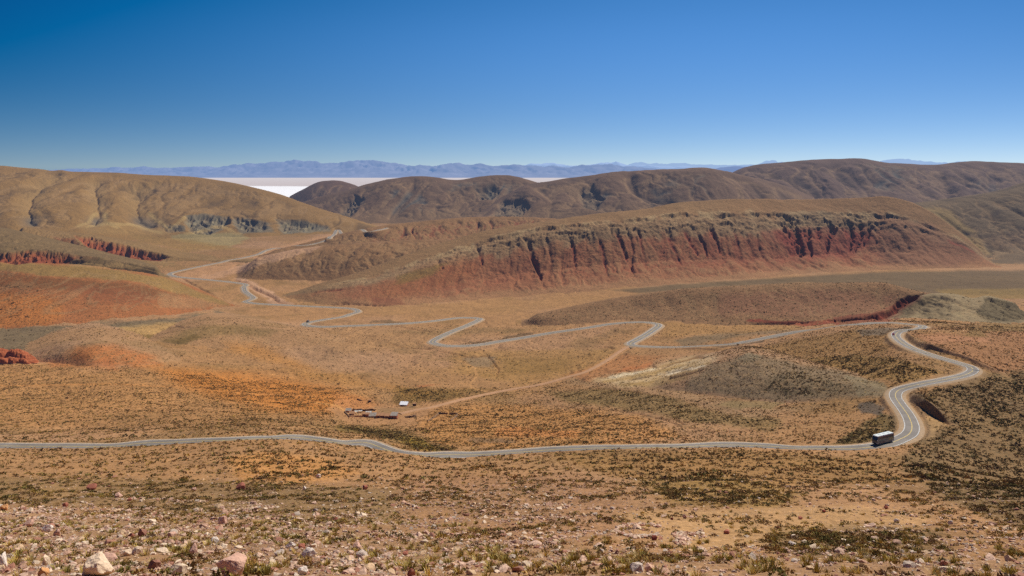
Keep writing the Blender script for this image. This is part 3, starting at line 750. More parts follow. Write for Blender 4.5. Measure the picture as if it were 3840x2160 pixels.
# right side
paint([(3420,1245),(3700,1240),(4260,1230),(4260,1400),(3760,1400),(3560,1320)], alb(172,124,86), .85, 40, own=(B,'upper_cut_bank'), veg=.3)
paint([(3470,1255),(3720,1250),(3700,1270),(3500,1285)], alb(190,138,102), .7, 24, own=(B,'upper_cut_bank'), veg=.1)
paint([(3680,1215),(4260,1210),(4260,1250),(3600,1250)], alb(142,114,66), .7, 24, own=B)
paint([(3420,1470),(3700,1400),(4260,1370),(4260,2100),(3700,1950),(3400,1760),(3430,1640),(3560,1590)], alb(136,110,74), .8, 60, own=(B,'cut_bank'), veg=.95)
paint([(3480,1520),(3560,1585),(3500,1640),(3470,1600)], alb(180,146,102), .8, 12, own=B, veg=.1)
paint([(3420,1475),(3470,1505),(3520,1545),(3560,1590),(3540,1600),(3440,1530),(3415,1500)], alb(112,78,46), .85, 6, own='cut_bank', veg=0)
# hillside below the road
paint([(-420,1690),(600,1675),(1200,1670),(1700,1730),(2000,1715),(2000,1800),(1400,1820),(600,1800),(-420,1760)], alb(184,140,98), .7, 40, own=B, veg=.5)
paint([(850,1730),(1000,1700),(1250,1730),(1330,1770),(1150,1800),(900,1800)], alb(204,146,86), .75, 60, own=B, veg=.8)
paint([(-420,1800),(400,1790),(1000,1800),(1500,1830),(2100,1830),(2100,1960),(1200,1960),(400,1900),(-420,1880)], alb(152,122,84), .75, 60, own=B, veg=.7)
paint([(1500,1780),(2200,1780),(2400,1950),(2000,2050),(1500,1950)], alb(178,134,98), .7, 70, own=B, veg=.4)
paint([(2050,1690),(2700,1690),(3200,1720),(3500,1800),(2900,1830),(2300,1790)], alb(164,124,74), .75, 60, own=B, veg=.8)
paint([(2380,1800),(2700,1790),(3000,1850),(2900,1920),(2500,1900)], alb(164,130,70), .7, 80, own=B, veg=.95)
paint([(2300,1930),(2700,1920),(3200,1890),(3500,1930),(3400,1990),(3000,2000),(2850,2060),(2600,2080),(2380,2010)], alb(200,158,112), .9, 60, own=B, veg=.06)
paint([(2860,2000),(3200,1980),(3520,1990),(3550,2080),(3200,2110),(2850,2080)], alb(132,108,70), .6, 80, own=B, veg=.9)
paint([(-420,1930),(900,1930),(1500,2000),(2200,2060),(3200,2110),(4260,2100),(4260,2300),(-420,2300)], alb(176,138,104), .8, 60, own=B, veg=.3)
# hills
def own_color(name, col, veg=.3):
    m = HID == HN[name]; COL[m] = np.asarray(col, f32); VEG[m] = veg
own_color('left_hill', alb(156,118,64), .3)
for nme, cc in (('back_ridge_far', (112,82,62)), ('back_ridge_west', (122,92,66)), ('back_ridge_middle', (122,92,68)), ('back_ridge_east', (116,88,72))):
    own_color(nme, alb(*cc), .25)
own_color('right_hill', alb(122,100,72), .35); own_color('middle_ridge', alb(152,112,70), .3); own_color('front_ridge', alb(154,114,74), .3)
own_color('red_ridge', alb(150,116,68), .3); own_color('green_slope', alb(130,104,66), .4); own_color('orange_hill', alb(176,110,62), .6)
own_color('mesa', alb(170,118,78), .6); own_color('brush_hill', alb(166,124,84), .7); own_color('badland_hill', alb(164,142,106), .15)
paint([(-420,990),(0,985),(300,995),(600,1036),(840,1130),(860,1150),(780,1142),(560,1062),(300,1040),(0,1015),(-420,1010)], alb(160,126,70), .95, 24, own='orange_hill', veg=.4)
paint([(-420,1012),(0,1022),(300,1046),(560,1075),(700,1110),(500,1110),(300,1090),(0,1075),(-420,1050)], alb(132,84,44), .8, 30, own='orange_hill', veg=.9)
paint([(230,1060),(520,1085),(640,1120),(520,1140),(330,1130)], alb(152,88,52), .6, 70, own='orange_hill', veg=.6)
paint([(-420,1080),(0,1090),(200,1120),(230,1180),(150,1225),(-420,1240)], alb(206,126,54), .75, 70, own='orange_hill', veg=.9)
paint([(600,1090),(780,1135),(860,1150),(760,1165),(600,1150)], alb(176,128,84), .8, 30, own='orange_hill')
paint([(-420,1040),(120,1030),(160,1100),(-420,1130)], alb(166,98,48), .4, 60, own='orange_hill', veg=1)
# green slope cliffs & red ridge cliffs
paint([(-420,955),(0,950),(200,946),(360,965),(330,985),(120,995),(0,1003),(-420,1010)], alb(150,104,66), .4, 12, own='green_slope', veg=.1)
paint([(270,885),(340,895),(440,915),(540,940),(620,960),(640,972),(560,975),(450,955),(330,925)], alb(150,100,62), .4, 20, own=('red_ridge','green_slope'), veg=.0)
paint([(200,890),(290,895),(300,920),(220,910)], alb(150,90,54), .7, 16, own='red_ridge')
paint([(250,990),(430,985),(520,1010),(330,1005)], alb(182,146,92), .6, 14, own=('green_slope','orange_hill'))
# valley floor of the far road
paint([(640,1040),(760,1000),(960,960),(1010,930),(1230,880),(1240,905),(1050,950),(960,985),(760,1040),(700,1060)], alb(194,148,108), .8, 16, own=(B,'front_ridge'), veg=.1)
paint([(1000,960),(1100,930),(1250,905),(1200,930),(1060,975),(900,1020),(760,1050),(720,1050),(880,1000)], alb(202,158,124), .65, 12, own=(B,'front_ridge'), veg=0)
paint([(870,1042),(930,1050),(990,1085),(1060,1125),(1100,1142),(1040,1146),(980,1110),(920,1080)], alb(212,168,134), .85, 14, veg=0)
paint([(640,880),(900,870),(940,895),(860,925),(760,920),(650,900)], alb(160,146,100), .7, 20, own=(B,'left_hill','red_ridge'), veg=.1)
paint([(500,880),(700,895),(900,935),(700,945),(520,905)], alb(160,126,66), .6, 30, own=(B,'left_hill','red_ridge'))
# left hill grey scars
for poly in ([(690,810),(760,800),(850,815),(855,850),(790,880),(720,870)], [(860,825),(930,820),(1010,835),(1030,872),(900,875)],
             [(1030,822),(1130,828),(1230,845),(1240,868),(1060,876)], [(600,842),(690,848),(690,868),(640,868)]):
    paint(poly, alb(122,112,92), .85, 18, own='left_hill', veg=0)
paint([(300,850),(350,820),(420,830),(640,860),(640,880),(330,880)], alb(166,130,74), .6, 30, own='left_hill')
# right hill
paint([(3380,760),(3560,790),(3660,880),(3720,960),(3640,930),(3500,850),(3400,800)], alb(164,134,80), .8, 30, own=('right_hill','mesa'))
paint([(3680,1000),(3840,985),(4260,970),(4260,1015),(3680,1015)], alb(176,138,102), .8, 20, own=('right_hill',B), veg=.2)
paint([(3680,880),(3840,860),(4260,830),(4260,950),(3720,930)], alb(110,84,62), .6, 50, own='right_hill')
# brush hill
paint([(2700,1100),(3100,1085),(3380,1110),(3350,1160),(3000,1190),(2700,1180)], alb(164,112,82), .65, 80, own='brush_hill', veg=.7)
paint([(3120,1190),(3300,1165),(3400,1125),(3450,1108),(3450,1125),(3360,1190),(3330,1212),(3120,1214)], alb(140,66,46), .7, 14, own=('brush_hill',B,'badland_hill'), veg=0)
paint([(2800,1206),(3130,1200),(3130,1216),(2800,1216)], alb(146,60,40), .8, 8, own=('brush_hill',B), veg=.1)
# dark grassy plain at the right
paint([(2300,1090),(2500,1068),(2800,1050),(3100,1030),(3400,1018),(4260,1008),(4260,1105),(3500,1105),(3300,1070),(3000,1060),(2600,1082),(2400,1100)], alb(116,96,68), .9, 26, own=B, veg=.5, warp=.3)
paint([(3500,1085),(4260,1078),(4260,1125),(3560,1118)], alb(150,122,70), .8, 16, own=B, warp=.3)
paint([(1300,1150),(1700,1140),(2200,1105),(2300,1120),(1900,1180),(1500,1180),(1250,1165)], alb(176,134,88), .7, 26, own=B, veg=.2)
# mesa bands from its own height fraction
m = HID == HN['mesa']
tb = (TT + fbm(XV / 30, YV / 60, 3, 401) * .05).astype(f32)
wn = fbm(XV / 60, YV / 120, 3, 405)
def mpaint(w, col):
    wcol(np.where(m, np.clip(w, 0, 1), 0), col)
mpaint(sstep(.70, .78, tb), alb(158,120,78)); mpaint(sstep(.74, .8, tb) * sstep(2600, 2900, UV) * .7, alb(156,114,72))
mpaint(sstep(.50, .58, tb) * (1 - sstep(.70, .76, tb)) * .9, alb(166,132,94)); mpaint(sstep(.68, .72, tb) * (1 - sstep(.75, .80, tb)) * sstep(-.3, .3, fbm(XV / 50, YV / 200, 3, 409)) * .7, alb(194,164,118)); mpaint(sstep(.60, .63, tb) * (1 - sstep(.64, .68, tb)) * .6 * sstep(-.2, .3, fbm(XV / 40, YV / 200, 3, 413)), alb(188,156,114)); mpaint(BED * .7, alb(158,124,86))
lu = sstep(1450, 1700, UV)
mpaint(sstep(.22, .36, tb) * (1 - sstep(.52, .58, tb)) * (.12 + .75 * sstep(-.1, .5, wn)) * (.55 + .45 * sstep(2100, 2600, UV)) * sstep(1480, 1700, UV) * (1 - sstep(3280, 3400, UV)), alb(150,92,62))
mpaint(sstep(.30, .8, GG) * sstep(.15, .3, tb) * (1 - sstep(.52, .60, tb)) * (1 - sstep(3300, 3400, UV)) * .6 * (.6 + .4 * sstep(2100, 2600, UV)), alb(158,84,54))
mpaint(np.clip(SH * 1.6, 0, 1) * sstep(.18, .30, tb) * (1 - sstep(.56, .62, tb)) * .9, alb(150,68,46))
mpaint((1 - sstep(.05, .28, tb + .10 * (GG - .3))) * .6, alb(184,136,92)); mpaint((1 - sstep(.25, .5, tb)) * sstep(.25, .6, GG) * .35 * sstep(1500, 1700, UV) * (1 - sstep(3280, 3400, UV)), alb(164,88,56))
mpaint((1 - sstep(1150, 1350, UV)) * .6, alb(160,124,80))
paint([(1560,1010),(1750,960),(1800,1000),(1740,1060),(1500,1120),(1380,1130),(1420,1080)], alb(176,104,58), .55, 90, own='mesa', veg=.8)
paint([(1390,1115),(1520,1125),(1520,1150),(1390,1145)], alb(140,74,50), .5, 26, own='mesa', veg=.1)
paint([(1500,1030),(1680,985),(1620,1030),(1480,1070)], alb(140,116,50), .6, 30, own='mesa', veg=.5)
paint([(2850,870),(3080,850),(3270,850),(3260,930),(3200,960),(3040,970),(2960,940)], alb(146,62,44), .5, 40, own='mesa', veg=.1)
paint([(2930,800),(3090,790),(3140,810),(3130,850),(2930,850)], alb(150,124,90), .6, 16, own='mesa', veg=0)
paint([(3280,800),(3500,840),(3680,960),(3600,1000),(3300,990)], alb(146,98,70), .7, 60, own='mesa', veg=.6)
paint([(3550,900),(3640,940),(3650,950),(3560,915)], alb(160,60,40), .6, 10, own='mesa')
# middle ridge rust
mm = HID == HN['middle_ridge']
wcol(np.where(mm, sstep(.45, .9, GG) * .6 * sstep(1350, 1450, UV), 0), alb(168,80,50))
# rock strata on the right hill, plants and shade-loving soil in the drainage lines
st_ = np.sin(TT * 46 + 3 * fbm(XV / 200, YV / 200, 3, 451)); mk = HID == HN['right_hill']
wcol(np.where(mk, sstep(.55, .95, st_) * (.2 + .5 * sstep(-.1, .4, fbm(XV / 90, YV / 90, 3, 455))) * sstep(.3, .5, TT), 0), alb(92,74,56))
wcol(np.where((HID >= 0) & ~m & (YV > 1500), sstep(.72, .95, GG) * .5, 0), alb(84,66,46))
# thin soil in all gullies
wcol(np.where((HID >= 0) & ~m, sstep(.45, .62, GG) * (1 - sstep(.66, .78, GG)) * .35, 0), alb(178,142,98))
for nme in ('back_ridge_west', 'back_ridge_middle', 'back_ridge_east'):
    mk = HID == HN[nme]
    nn = fbm(XV / 420, YV / 420, 3, 431)
    wcol(np.where(mk, sstep(.25, .6, nn) * sstep(.4, .9, GG) * .8, 0), alb(104,100,92))
    wcol(np.where(mk, (1 - sstep(.1, .5, TT)) * .35, 0), alb(150,118,76))
mk = HID == HN['left_hill']
wcol(np.where(mk, np.clip(SH, 0, 1) * .7 * sstep(800, 830, PY), 0), alb(104,102,96))
wcol(np.where(mk, np.clip(SH, 0, 1) * .35 * (1 - sstep(800, 830, PY)), 0), alb(172,142,92))
mk = HID == HN['badland_hill']
wcol(np.where(mk, sstep(.5, 1., GG) * .5, 0), alb(186,166,122))
sn = fbm(XV / 40, YV / 90, 3, 441)
wcol(SCAR * .95 * ((HID == HN['green_slope']) | (HID == HN['red_ridge'])), alb(172,84,48)); wcol(SCAR * sstep(.0, .5, sn) * .6 * ((HID == HN['green_slope']) | (HID == HN['red_ridge'])), alb(140,66,44))
wcol(SCAR * .9 * (HID == HN['brush_hill']), alb(146,62,42))
wcol(SCAR * .35 * (HID == HN['badland_hill']), alb(112,96,70))
paint([(3700,1120),(3760,1126),(3830,1150),(3860,1205),(3720,1208),(3670,1170)], alb(100,88,62), .6, 24, own='badland_hill')  # shadow on the right face of the badland hill, painted as darker colour
paint([(3440,1112),(3500,1106),(3470,1150),(3400,1190),(3360,1196)], alb(112,92,62), .6, 24, own='badland_hill')
paint([(1700,1292),(1800,1283),(1960,1254),(2010,1244),(1990,1260),(1880,1274),(1780,1291)], alb(112,88,60), .7, 8, own=B, veg=1)
paint([(1385,1206),(1480,1202),(1560,1205),(1480,1214),(1390,1216)], alb(112,88,60), .6, 8, own=B, veg=1)
paint([(2640,1296),(2760,1288),(2880,1262),(2960,1246),(2920,1262),(2800,1288),(2680,1302)], alb(104,84,66), .7, 8, own=B, veg=1)
paint([(2560,1304),(2700,1306),(2620,1312),(2540,1310)], alb(104,70,48), .6, 8, own=B)
paint([(1490,1240),(1800,1235),(2100,1225),(1900,1250),(1600,1262)], alb(150,120,78), .5, 30, own=B, veg=.6)
wcol(SCAR * (.55 + .5 * sn) * (HID == HN['left_hill']), alb(128,122,106)); wcol(SCAR * sstep(.1, .5, sn) * .5 * (HID == HN['left_hill']), alb(176,156,112))
wcol(SCAR * .6 * ((HID == HN['back_ridge_west']) | (HID == HN['back_ridge_middle']) | (HID == HN['back_ridge_east'])), alb(124,112,92))
for pts in ([(330,852),(420,835),(520,850),(600,872)],[(560,800),(590,830),(640,860)],[(360,800),(330,830),(300,850)],[(390,800),(400,830),(440,850)],[(690,815),(670,840),(650,850)],[(800,850),(840,850),(870,870),(900,874)],[(780,865),(740,872),(700,878)]):
    us_ = [p[0] for p in pts]
    ii = np.nonzero((UV > min(us_) - 30) & (UV < max(us_) + 30) & (HID == HN['left_hill']))
    d, _ = polyline_dist(pts, UV[ii] + wx1[ii] * 8, PY[ii] + wy1[ii] * 5, 2.0)
    w = (1 - sstep(3, 16, d)) * .6; COL[ii] += ((alb(190,158,98) - COL[ii]) * w[:, None]).astype(f32)
# sand streaks
for pts, cc in (([(2270,1428),(2400,1412),(2540,1385),(2640,1362)], (184,150,96)), ([(2330,1440),(2480,1420),(2600,1390)], (170,138,88)), ([(2420,1390),(2540,1362),(2640,1340)], (176,140,90)), ([(2300,1410),(2380,1402),(2450,1385)], (240,222,190)), ([(2480,1405),(2560,1388),(2620,1372)], (240,222,192))):
    us_ = [p[0] for p in pts]
    ii = np.nonzero((UV > min(us_) - 30) & (UV < max(us_) + 30) & (np.abs(PY - np.mean([p[1] for p in pts])) < 80) & (YV < 900))
    d, _ = polyline_dist(pts, UV[ii] + wx1[ii] * 26, PY[ii] + wy1[ii] * 12 + fine[ii] * 4, 2.2)
    w = (1 - sstep(2, 15, d)) * .75; COL[ii] += ((alb(*cc) - COL[ii]) * w[:, None]).astype(f32)
# cut lines in the plain: bare, dark red-brown earth
wcol(np.where((HID < 0) | (HID == HN['grey_mound']), np.clip(SH * 1.2, 0, 1) * .6, 0), alb(120,78,50))
wcol(np.where((HID < 0) & (UV > 3250) & (UV < 3480) & (PY > 1105) & (PY < 1215), np.clip(SH * 1.0, 0, 1) * .7, 0), alb(142,60,42))
# gravel along the roads
wcol((1 - sstep(5.0, 11.0, DROAD + fine * 2.0)) * .7, alb(168,138,104))
VEG *= sstep(6, 13, DROAD).astype(f32)
wcol((1 - sstep(2.5, 6.0, DTRACK + fine)) * .6, alb(196,148,104)); VEG *= sstep(3, 7, DTRACK).astype(f32)
# faint old paths
for pts, wd, cc in (([(0,1446),(200,1444),(420,1440),(640,1450),(900,1475),(1180,1487)], 6, (208,146,88)),
                    ([(1720,1350),(1780,1380),(1790,1410),(1760,1440),(1770,1455),(1830,1470)], 6, (206,156,104)),
                    ([(2560,1597),(2800,1605),(3100,1600),(3300,1605)], 5, (186,146,100)),
                    ([(1180,1510),(1260,1520),(1300,1545)], 8, (216,160,100))):
    us = [p[0] for p in pts]
    ii = np.nonzero((UV > min(us) - 30) & (UV < max(us) + 30) & (np.abs(PY - np.mean([p[1] for p in pts])) < 120))
    d, _ = polyline_dist(pts, UV[ii] + wx1[ii] * 5, PY[ii], 2.0)
    w = (1 - sstep(wd * .4, wd, d)) * .7
    COL[ii] += ((alb(*cc) - COL[ii]) * w[:, None]).astype(f32); VEG[ii] *= (1 - w)
# richer soil colour
lum = (COL @ np.array([.3, .55, .15], f32))[..., None]
COL = lum + (COL - lum) * np.where(HID < 0, 1.04, .96).astype(f32)[..., None]
COL *= np.array([.875, .845, .76], f32)
# natural mottling
mott = 1 + .10 * fbm(XV / 45, YV / 60, 4, 501) + .07 * fbm(XV / 9, YV / 14, 3, 511)
far_m = YV > 1500
mott = np.where(far_m, 1 + .10 * fbm(XV / 180, YV / 180, 4, 521) + .06 * fbm(XV / 40, YV / 40, 2, 531), mott)
COL *= mott[..., None].astype(f32)
COL = np.clip(COL, .01, .9)

# ------------------------------------------------------------------ materials
def new_mat(name):
    m = bpy.data.materials.new(name); m.use_nodes = True
    nt = m.node_tree; nt.nodes.clear()
    return m, nt
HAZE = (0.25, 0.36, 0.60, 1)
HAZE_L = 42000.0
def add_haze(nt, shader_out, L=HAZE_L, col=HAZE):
    """haze painted into the material as a glow, growing with distance from the origin"""
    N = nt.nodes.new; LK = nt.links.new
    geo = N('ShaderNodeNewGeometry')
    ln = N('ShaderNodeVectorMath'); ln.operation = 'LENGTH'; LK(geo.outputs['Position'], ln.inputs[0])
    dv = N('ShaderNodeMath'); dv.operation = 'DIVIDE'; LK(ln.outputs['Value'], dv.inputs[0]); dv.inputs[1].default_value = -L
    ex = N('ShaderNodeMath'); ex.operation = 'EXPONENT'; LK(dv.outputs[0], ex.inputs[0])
    em = N('ShaderNodeEmission'); em.inputs['Color'].default_value = col; em.inputs['Strength'].default_value = 1.0  # painted haze: the surface itself emits the haze colour
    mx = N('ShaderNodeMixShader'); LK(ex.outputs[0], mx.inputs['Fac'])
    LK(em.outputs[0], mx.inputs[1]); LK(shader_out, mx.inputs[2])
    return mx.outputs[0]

def ground_material():
    m, nt = new_mat('desert_ground')
    N = nt.nodes.new; LK = nt.links.new
    at = N('ShaderNodeAttribute'); at.attribute_name = 'Col'
    geo = N('ShaderNodeNewGeometry')
    def noise(scale, det=4, rough=.6):
        n_ = N('ShaderNodeTexNoise'); n_.inputs['Scale'].default_value = scale; n_.inputs['Detail'].default_value = det
        n_.inputs['Roughness'].default_value = rough; LK(geo.outputs['Position'], n_.inputs['Vector']); return n_
    def rng(src, a, b, c, d):
        r = N('ShaderNodeMapRange'); r.inputs[1].default_value = a; r.inputs[2].default_value = b
        r.inputs[3].default_value = c; r.inputs[4].default_value = d; LK(src, r.inputs[0]); return r.outputs[0]
    n1 = noise(1.9, 5, .7); n2 = noise(.22, 5, .65)
    mul1 = N('ShaderNodeMath'); mul1.operation = 'MULTIPLY'
    LK(rng(n1.outputs['Fac'], .3, .7, .66, 1.32), mul1.inputs[0]); LK(rng(n2.outputs['Fac'], .3, .7, .84, 1.16), mul1.inputs[1])
    cm = N('ShaderNodeVectorMath'); cm.operation = 'SCALE'; LK(at.outputs['Color'], cm.inputs[0]); LK(mul1.outputs[0], cm.inputs['Scale'])
    # low plant cover: two sizes of clumps, share set by the stored cover amount
    base = cm.outputs[0]
    for sc_, lo, colr in ((.30, .30, (.085, .062, .022, 1)), (.75, .34, (.10, .075, .032, 1))):
        vo = N('ShaderNodeTexVoronoi'); vo.inputs['Scale'].default_value = sc_; LK(geo.outputs['Position'], vo.inputs['Vector'])
        sep = N('ShaderNodeSeparateColor'); LK(vo.outputs['Color'], sep.inputs[0])
        # cell is a plant when random < cover
        lt = N('ShaderNodeMath'); lt.operation = 'LESS_THAN'; LK(sep.outputs[0], lt.inputs[0])
        cov = N('ShaderNodeMath'); cov.operation = 'MULTIPLY'; cov.inputs[1].default_value = .95; LK(at.outputs['Alpha'], cov.inputs[0]); LK(cov.outputs[0], lt.inputs[1])
        rad = N('ShaderNodeMapRange'); rad.inputs[1].default_value = lo - .1; rad.inputs[2].default_value = lo + .12
        rad.inputs[3].default_value = 1; rad.inputs[4].default_value = 0; LK(vo.outputs['Distance'], rad.inputs[0])
        pr = N('ShaderNodeMath'); pr.operation = 'MULTIPLY'; LK(lt.outputs[0], pr.inputs[0]); LK(rad.outputs[0], pr.inputs[1])
        p2 = N('ShaderNodeMath'); p2.operation = 'MULTIPLY'; p2.inputs[1].default_value = .72; LK(pr.outputs[0], p2.inputs[0])
        mx = N('ShaderNodeMix'); mx.data_type = 'RGBA'; LK(p2.outputs[0], mx.inputs[0]); LK(base, mx.inputs[6]); mx.inputs[7].default_value = colr
        base = mx.outputs[2]
    for sc_, share, edge, colr, fac in ((2.6, .30, .34, (.60, .44, .34, 1), .75), (6.5, .34, .36, (.55, .42, .33, 1), .65), (4.2, .22, .36, (.13, .09, .055, 1), .6)):
        vo = N('ShaderNodeTexVoronoi'); vo.inputs['Scale'].default_value = sc_; LK(geo.outputs['Position'], vo.inputs['Vector'])
        sep = N('ShaderNodeSeparateColor'); LK(vo.outputs['Color'], sep.inputs[0])
        lt = N('ShaderNodeMath'); lt.operation = 'LESS_THAN'; LK(sep.outputs[1], lt.inputs[0]); lt.inputs[1].default_value = share
        rs_ = N('ShaderNodeMath'); rs_.operation = 'MULTIPLY'; LK(sep.outputs[2], rs_.inputs[0]); rs_.inputs[1].default_value = edge
        ls = N('ShaderNodeMath'); ls.operation = 'LESS_THAN'; LK(vo.outputs['Distance'], ls.inputs[0]); LK(rs_.outputs[0], ls.inputs[1])
        pr = N('ShaderNodeMath'); pr.operation = 'MULTIPLY'; LK(lt.outputs[0], pr.inputs[0]); LK(ls.outputs[0], pr.inputs[1])
        fd_ = N('ShaderNodeMapRange'); fd_.inputs[1].default_value = 120; fd_.inputs[2].default_value = 700; fd_.inputs[3].default_value = fac; fd_.inputs[4].default_value = fac * .12
        lw_ = N('ShaderNodeVectorMath'); lw_.operation = 'LENGTH'; LK(geo.outputs['Position'], lw_.inputs[0]); LK(lw_.outputs['Value'], fd_.inputs[0])
        p2 = N('ShaderNodeMath'); p2.operation = 'MULTIPLY'; LK(fd_.outputs[0], p2.inputs[1]); LK(pr.outputs[0], p2.inputs[0])
        mx = N('ShaderNodeMix'); mx.data_type = 'RGBA'; LK(p2.outputs[0], mx.inputs[0]); LK(base, mx.inputs[6]); mx.inputs[7].default_value = colr
        base = mx.outputs[2]
    bs = N('ShaderNodeBsdfPrincipled'); bs.inputs['Roughness'].default_value = .95
    bs.inputs['Specular IOR Level'].default_value = .12
    LK(base, bs.inputs['Base Color'])
    nb = noise(.9, 6, .7)
    bp = N('ShaderNodeBump'); bp.inputs['Strength'].default_value = .8; bp.inputs['Distance'].default_value = .5; LK(nb.outputs['Fac'], bp.inputs['Height'])
    nb2 = noise(.06, 5, .65)
    bp2 = N('ShaderNodeBump'); bp2.inputs['Strength'].default_value = .6; bp2.inputs['Distance'].default_value = 4.5
    LK(nb2.outputs['Fac'], bp2.inputs['Height']); LK(bp.outputs[0], bp2.inputs['Normal'])
    LK(bp2.outputs[0], bs.inputs['Normal'])
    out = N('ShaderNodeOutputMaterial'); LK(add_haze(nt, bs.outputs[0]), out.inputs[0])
    return m
def attr_mat(name, rough=.9, var=.25, scale=3.0, bump=0.0, spec=.2, haze=True, bscale=8.):
    m, nt = new_mat(name); N = nt.nodes.new; LK = nt.links.new
    at = N('ShaderNodeAttribute'); at.attribute_name = 'Col'
    oi = N('ShaderNodeObjectInfo')
    geo = N('ShaderNodeNewGeometry')
    nz = N('ShaderNodeTexNoise'); nz.inputs['Scale'].default_value = scale; nz.inputs['Detail'].default_value = 5; LK(geo.outputs['Position'], nz.inputs['Vector'])
    r = N('ShaderNodeMapRange'); r.inputs[1].default_value = .3; r.inputs[2].default_value = .7; r.inputs[3].default_value = 1 - var; r.inputs[4].default_value = 1 + var
    LK(nz.outputs['Fac'], r.inputs[0])
    sc_ = N('ShaderNodeVectorMath'); sc_.operation = 'SCALE'; LK(at.outputs['Color'], sc_.inputs[0]); LK(r.outputs[0], sc_.inputs['Scale'])
    mu = N('ShaderNodeVectorMath'); mu.operation = 'MULTIPLY'; LK(sc_.outputs[0], mu.inputs[0]); LK(oi.outputs['Color'], mu.inputs[1])
    bs = N('ShaderNodeBsdfPrincipled'); bs.inputs['Roughness'].default_value = rough; bs.inputs['Specular IOR Level'].default_value = spec
    LK(mu.outputs[0], bs.inputs['Base Color'])
    if bump:
        n2 = N('ShaderNodeTexNoise'); n2.inputs['Scale'].default_value = bscale; n2.inputs['Detail'].default_value = 6; LK(geo.outputs['Position'], n2.inputs['Vector'])
        b = N('ShaderNodeBump'); b.inputs['Strength'].default_value = bump; b.inputs['Distance'].default_value = .08; LK(n2.outputs['Fac'], b.inputs['Height']); LK(b.outputs[0], bs.inputs['Normal'])
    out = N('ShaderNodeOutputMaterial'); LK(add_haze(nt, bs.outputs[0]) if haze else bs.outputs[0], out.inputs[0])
    return m
def flat_mat(name, col, rough=.8, var=.12, scale=4.0, metal=0., spec=.3, bump=0.):
    m, nt = new_mat(name); N = nt.nodes.new; LK = nt.links.new
    geo = N('ShaderNodeNewGeometry')
    nz = N('ShaderNodeTexNoise'); nz.inputs['Scale'].default_value = scale; nz.inputs['Detail'].default_value = 5; LK(geo.outputs['Position'], nz.inputs['Vector'])
    r = N('ShaderNodeMapRange'); r.inputs[1].default_value = .3; r.inputs[2].default_value = .7; r.inputs[3].default_value = 1 - var; r.inputs[4].default_value = 1 + var
    LK(nz.outputs['Fac'], r.inputs[0])
    sc_ = N('ShaderNodeVectorMath'); sc_.operation = 'SCALE'; sc_.inputs[0].default_value = tuple(col[:3]); LK(r.outputs[0], sc_.inputs['Scale'])
    bs = N('ShaderNodeBsdfPrincipled'); bs.inputs['Roughness'].default_value = rough; bs.inputs['Metallic'].default_value = metal
    bs.inputs['Specular IOR Level'].default_value = spec
    LK(sc_.outputs[0], bs.inputs['Base Color'])
    if bump:
        b = N('ShaderNodeBump'); b.inputs['Strength'].default_value = bump; b.inputs['Distance'].default_value = .05; LK(nz.outputs['Fac'], b.inputs['Height']); LK(b.outputs[0], bs.inputs['Normal'])
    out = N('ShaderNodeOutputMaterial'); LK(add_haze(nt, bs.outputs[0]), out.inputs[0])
    return m
M_GROUND = ground_material()
M_LEAF = attr_mat('scrub_leaf', .85, .25, 2.0)
M_ROCK = attr_mat('pale_rock', .9, .22, 5.0, .8, .2)

# ------------------------------------------------------------------ terrain meshes: one sheet for the ground, one per hill
LABELS = {
 'back_ridge_far': 'small dark brown knoll at the edge of the salt flat, behind the brown ridges',
 'back_ridge_west': 'brown rounded ridge beside the salt flat, with gullies down its flanks',
 'back_ridge_middle': 'long brown ridge in the middle of the skyline with bluish gully scars',
 'back_ridge_east': 'broad purple brown mountain ridge on the skyline above the red cliffs',
 'left_hill': 'big smooth olive brown hill on the left with grey badland scars at its foot',
 'right_hill': 'grey green hillside rising at the right edge behind the red cliff hill',
 'middle_ridge': 'low brown ridge with rust red gullies behind the red cliff hill',
 'front_ridge': 'low tan spur along the far road below the gullied brown ridge',
 'red_ridge': 'ridge with bright red eroded cliffs below the big left hill',
 'green_slope': 'dark olive slope with a red cliff strip behind the orange hill',
 'orange_hill': 'orange and rust coloured hill at the left dotted with scrub',
 'mesa': 'long red cliff hill with a tan rock rim and deep red ravines',
 'brush_hill': 'low brush covered hill with a red eroded gully beyond the road bends',
 'badland_hill': 'grey green badland hill with fluted flanks right of the upper bend',
 'olive_mound': 'low olive mound on the plain at the left of the far bend',
 'orange_mound': 'low orange mound beside the red rock outcrop',
 'grey_mound': 'dark grey mound with scrub beside the pale sand hollow',
 'cut_bank': 'steep dark earth bank at the inside of the bus bend',
 'upper_cut_bank': 'low eroded bank along the right side of the upper road',
}
CO = np.stack([XV, YV, Z], -1).reshape(-1, 3).astype(f32)
RGBA = np.concatenate([COL, (VEG * sstep(180, 480, YV))[..., None]], -1).reshape(-1, 4).astype(f32)
idx = np.arange(NC * NR).reshape(NC, NR)
Q = np.stack([idx[:-1, :-1], idx[1:, :-1], idx[1:, 1:], idx[:-1, 1:]], -1).reshape(-1, 4)
qid = HID[:-1, :-1].reshape(-1)
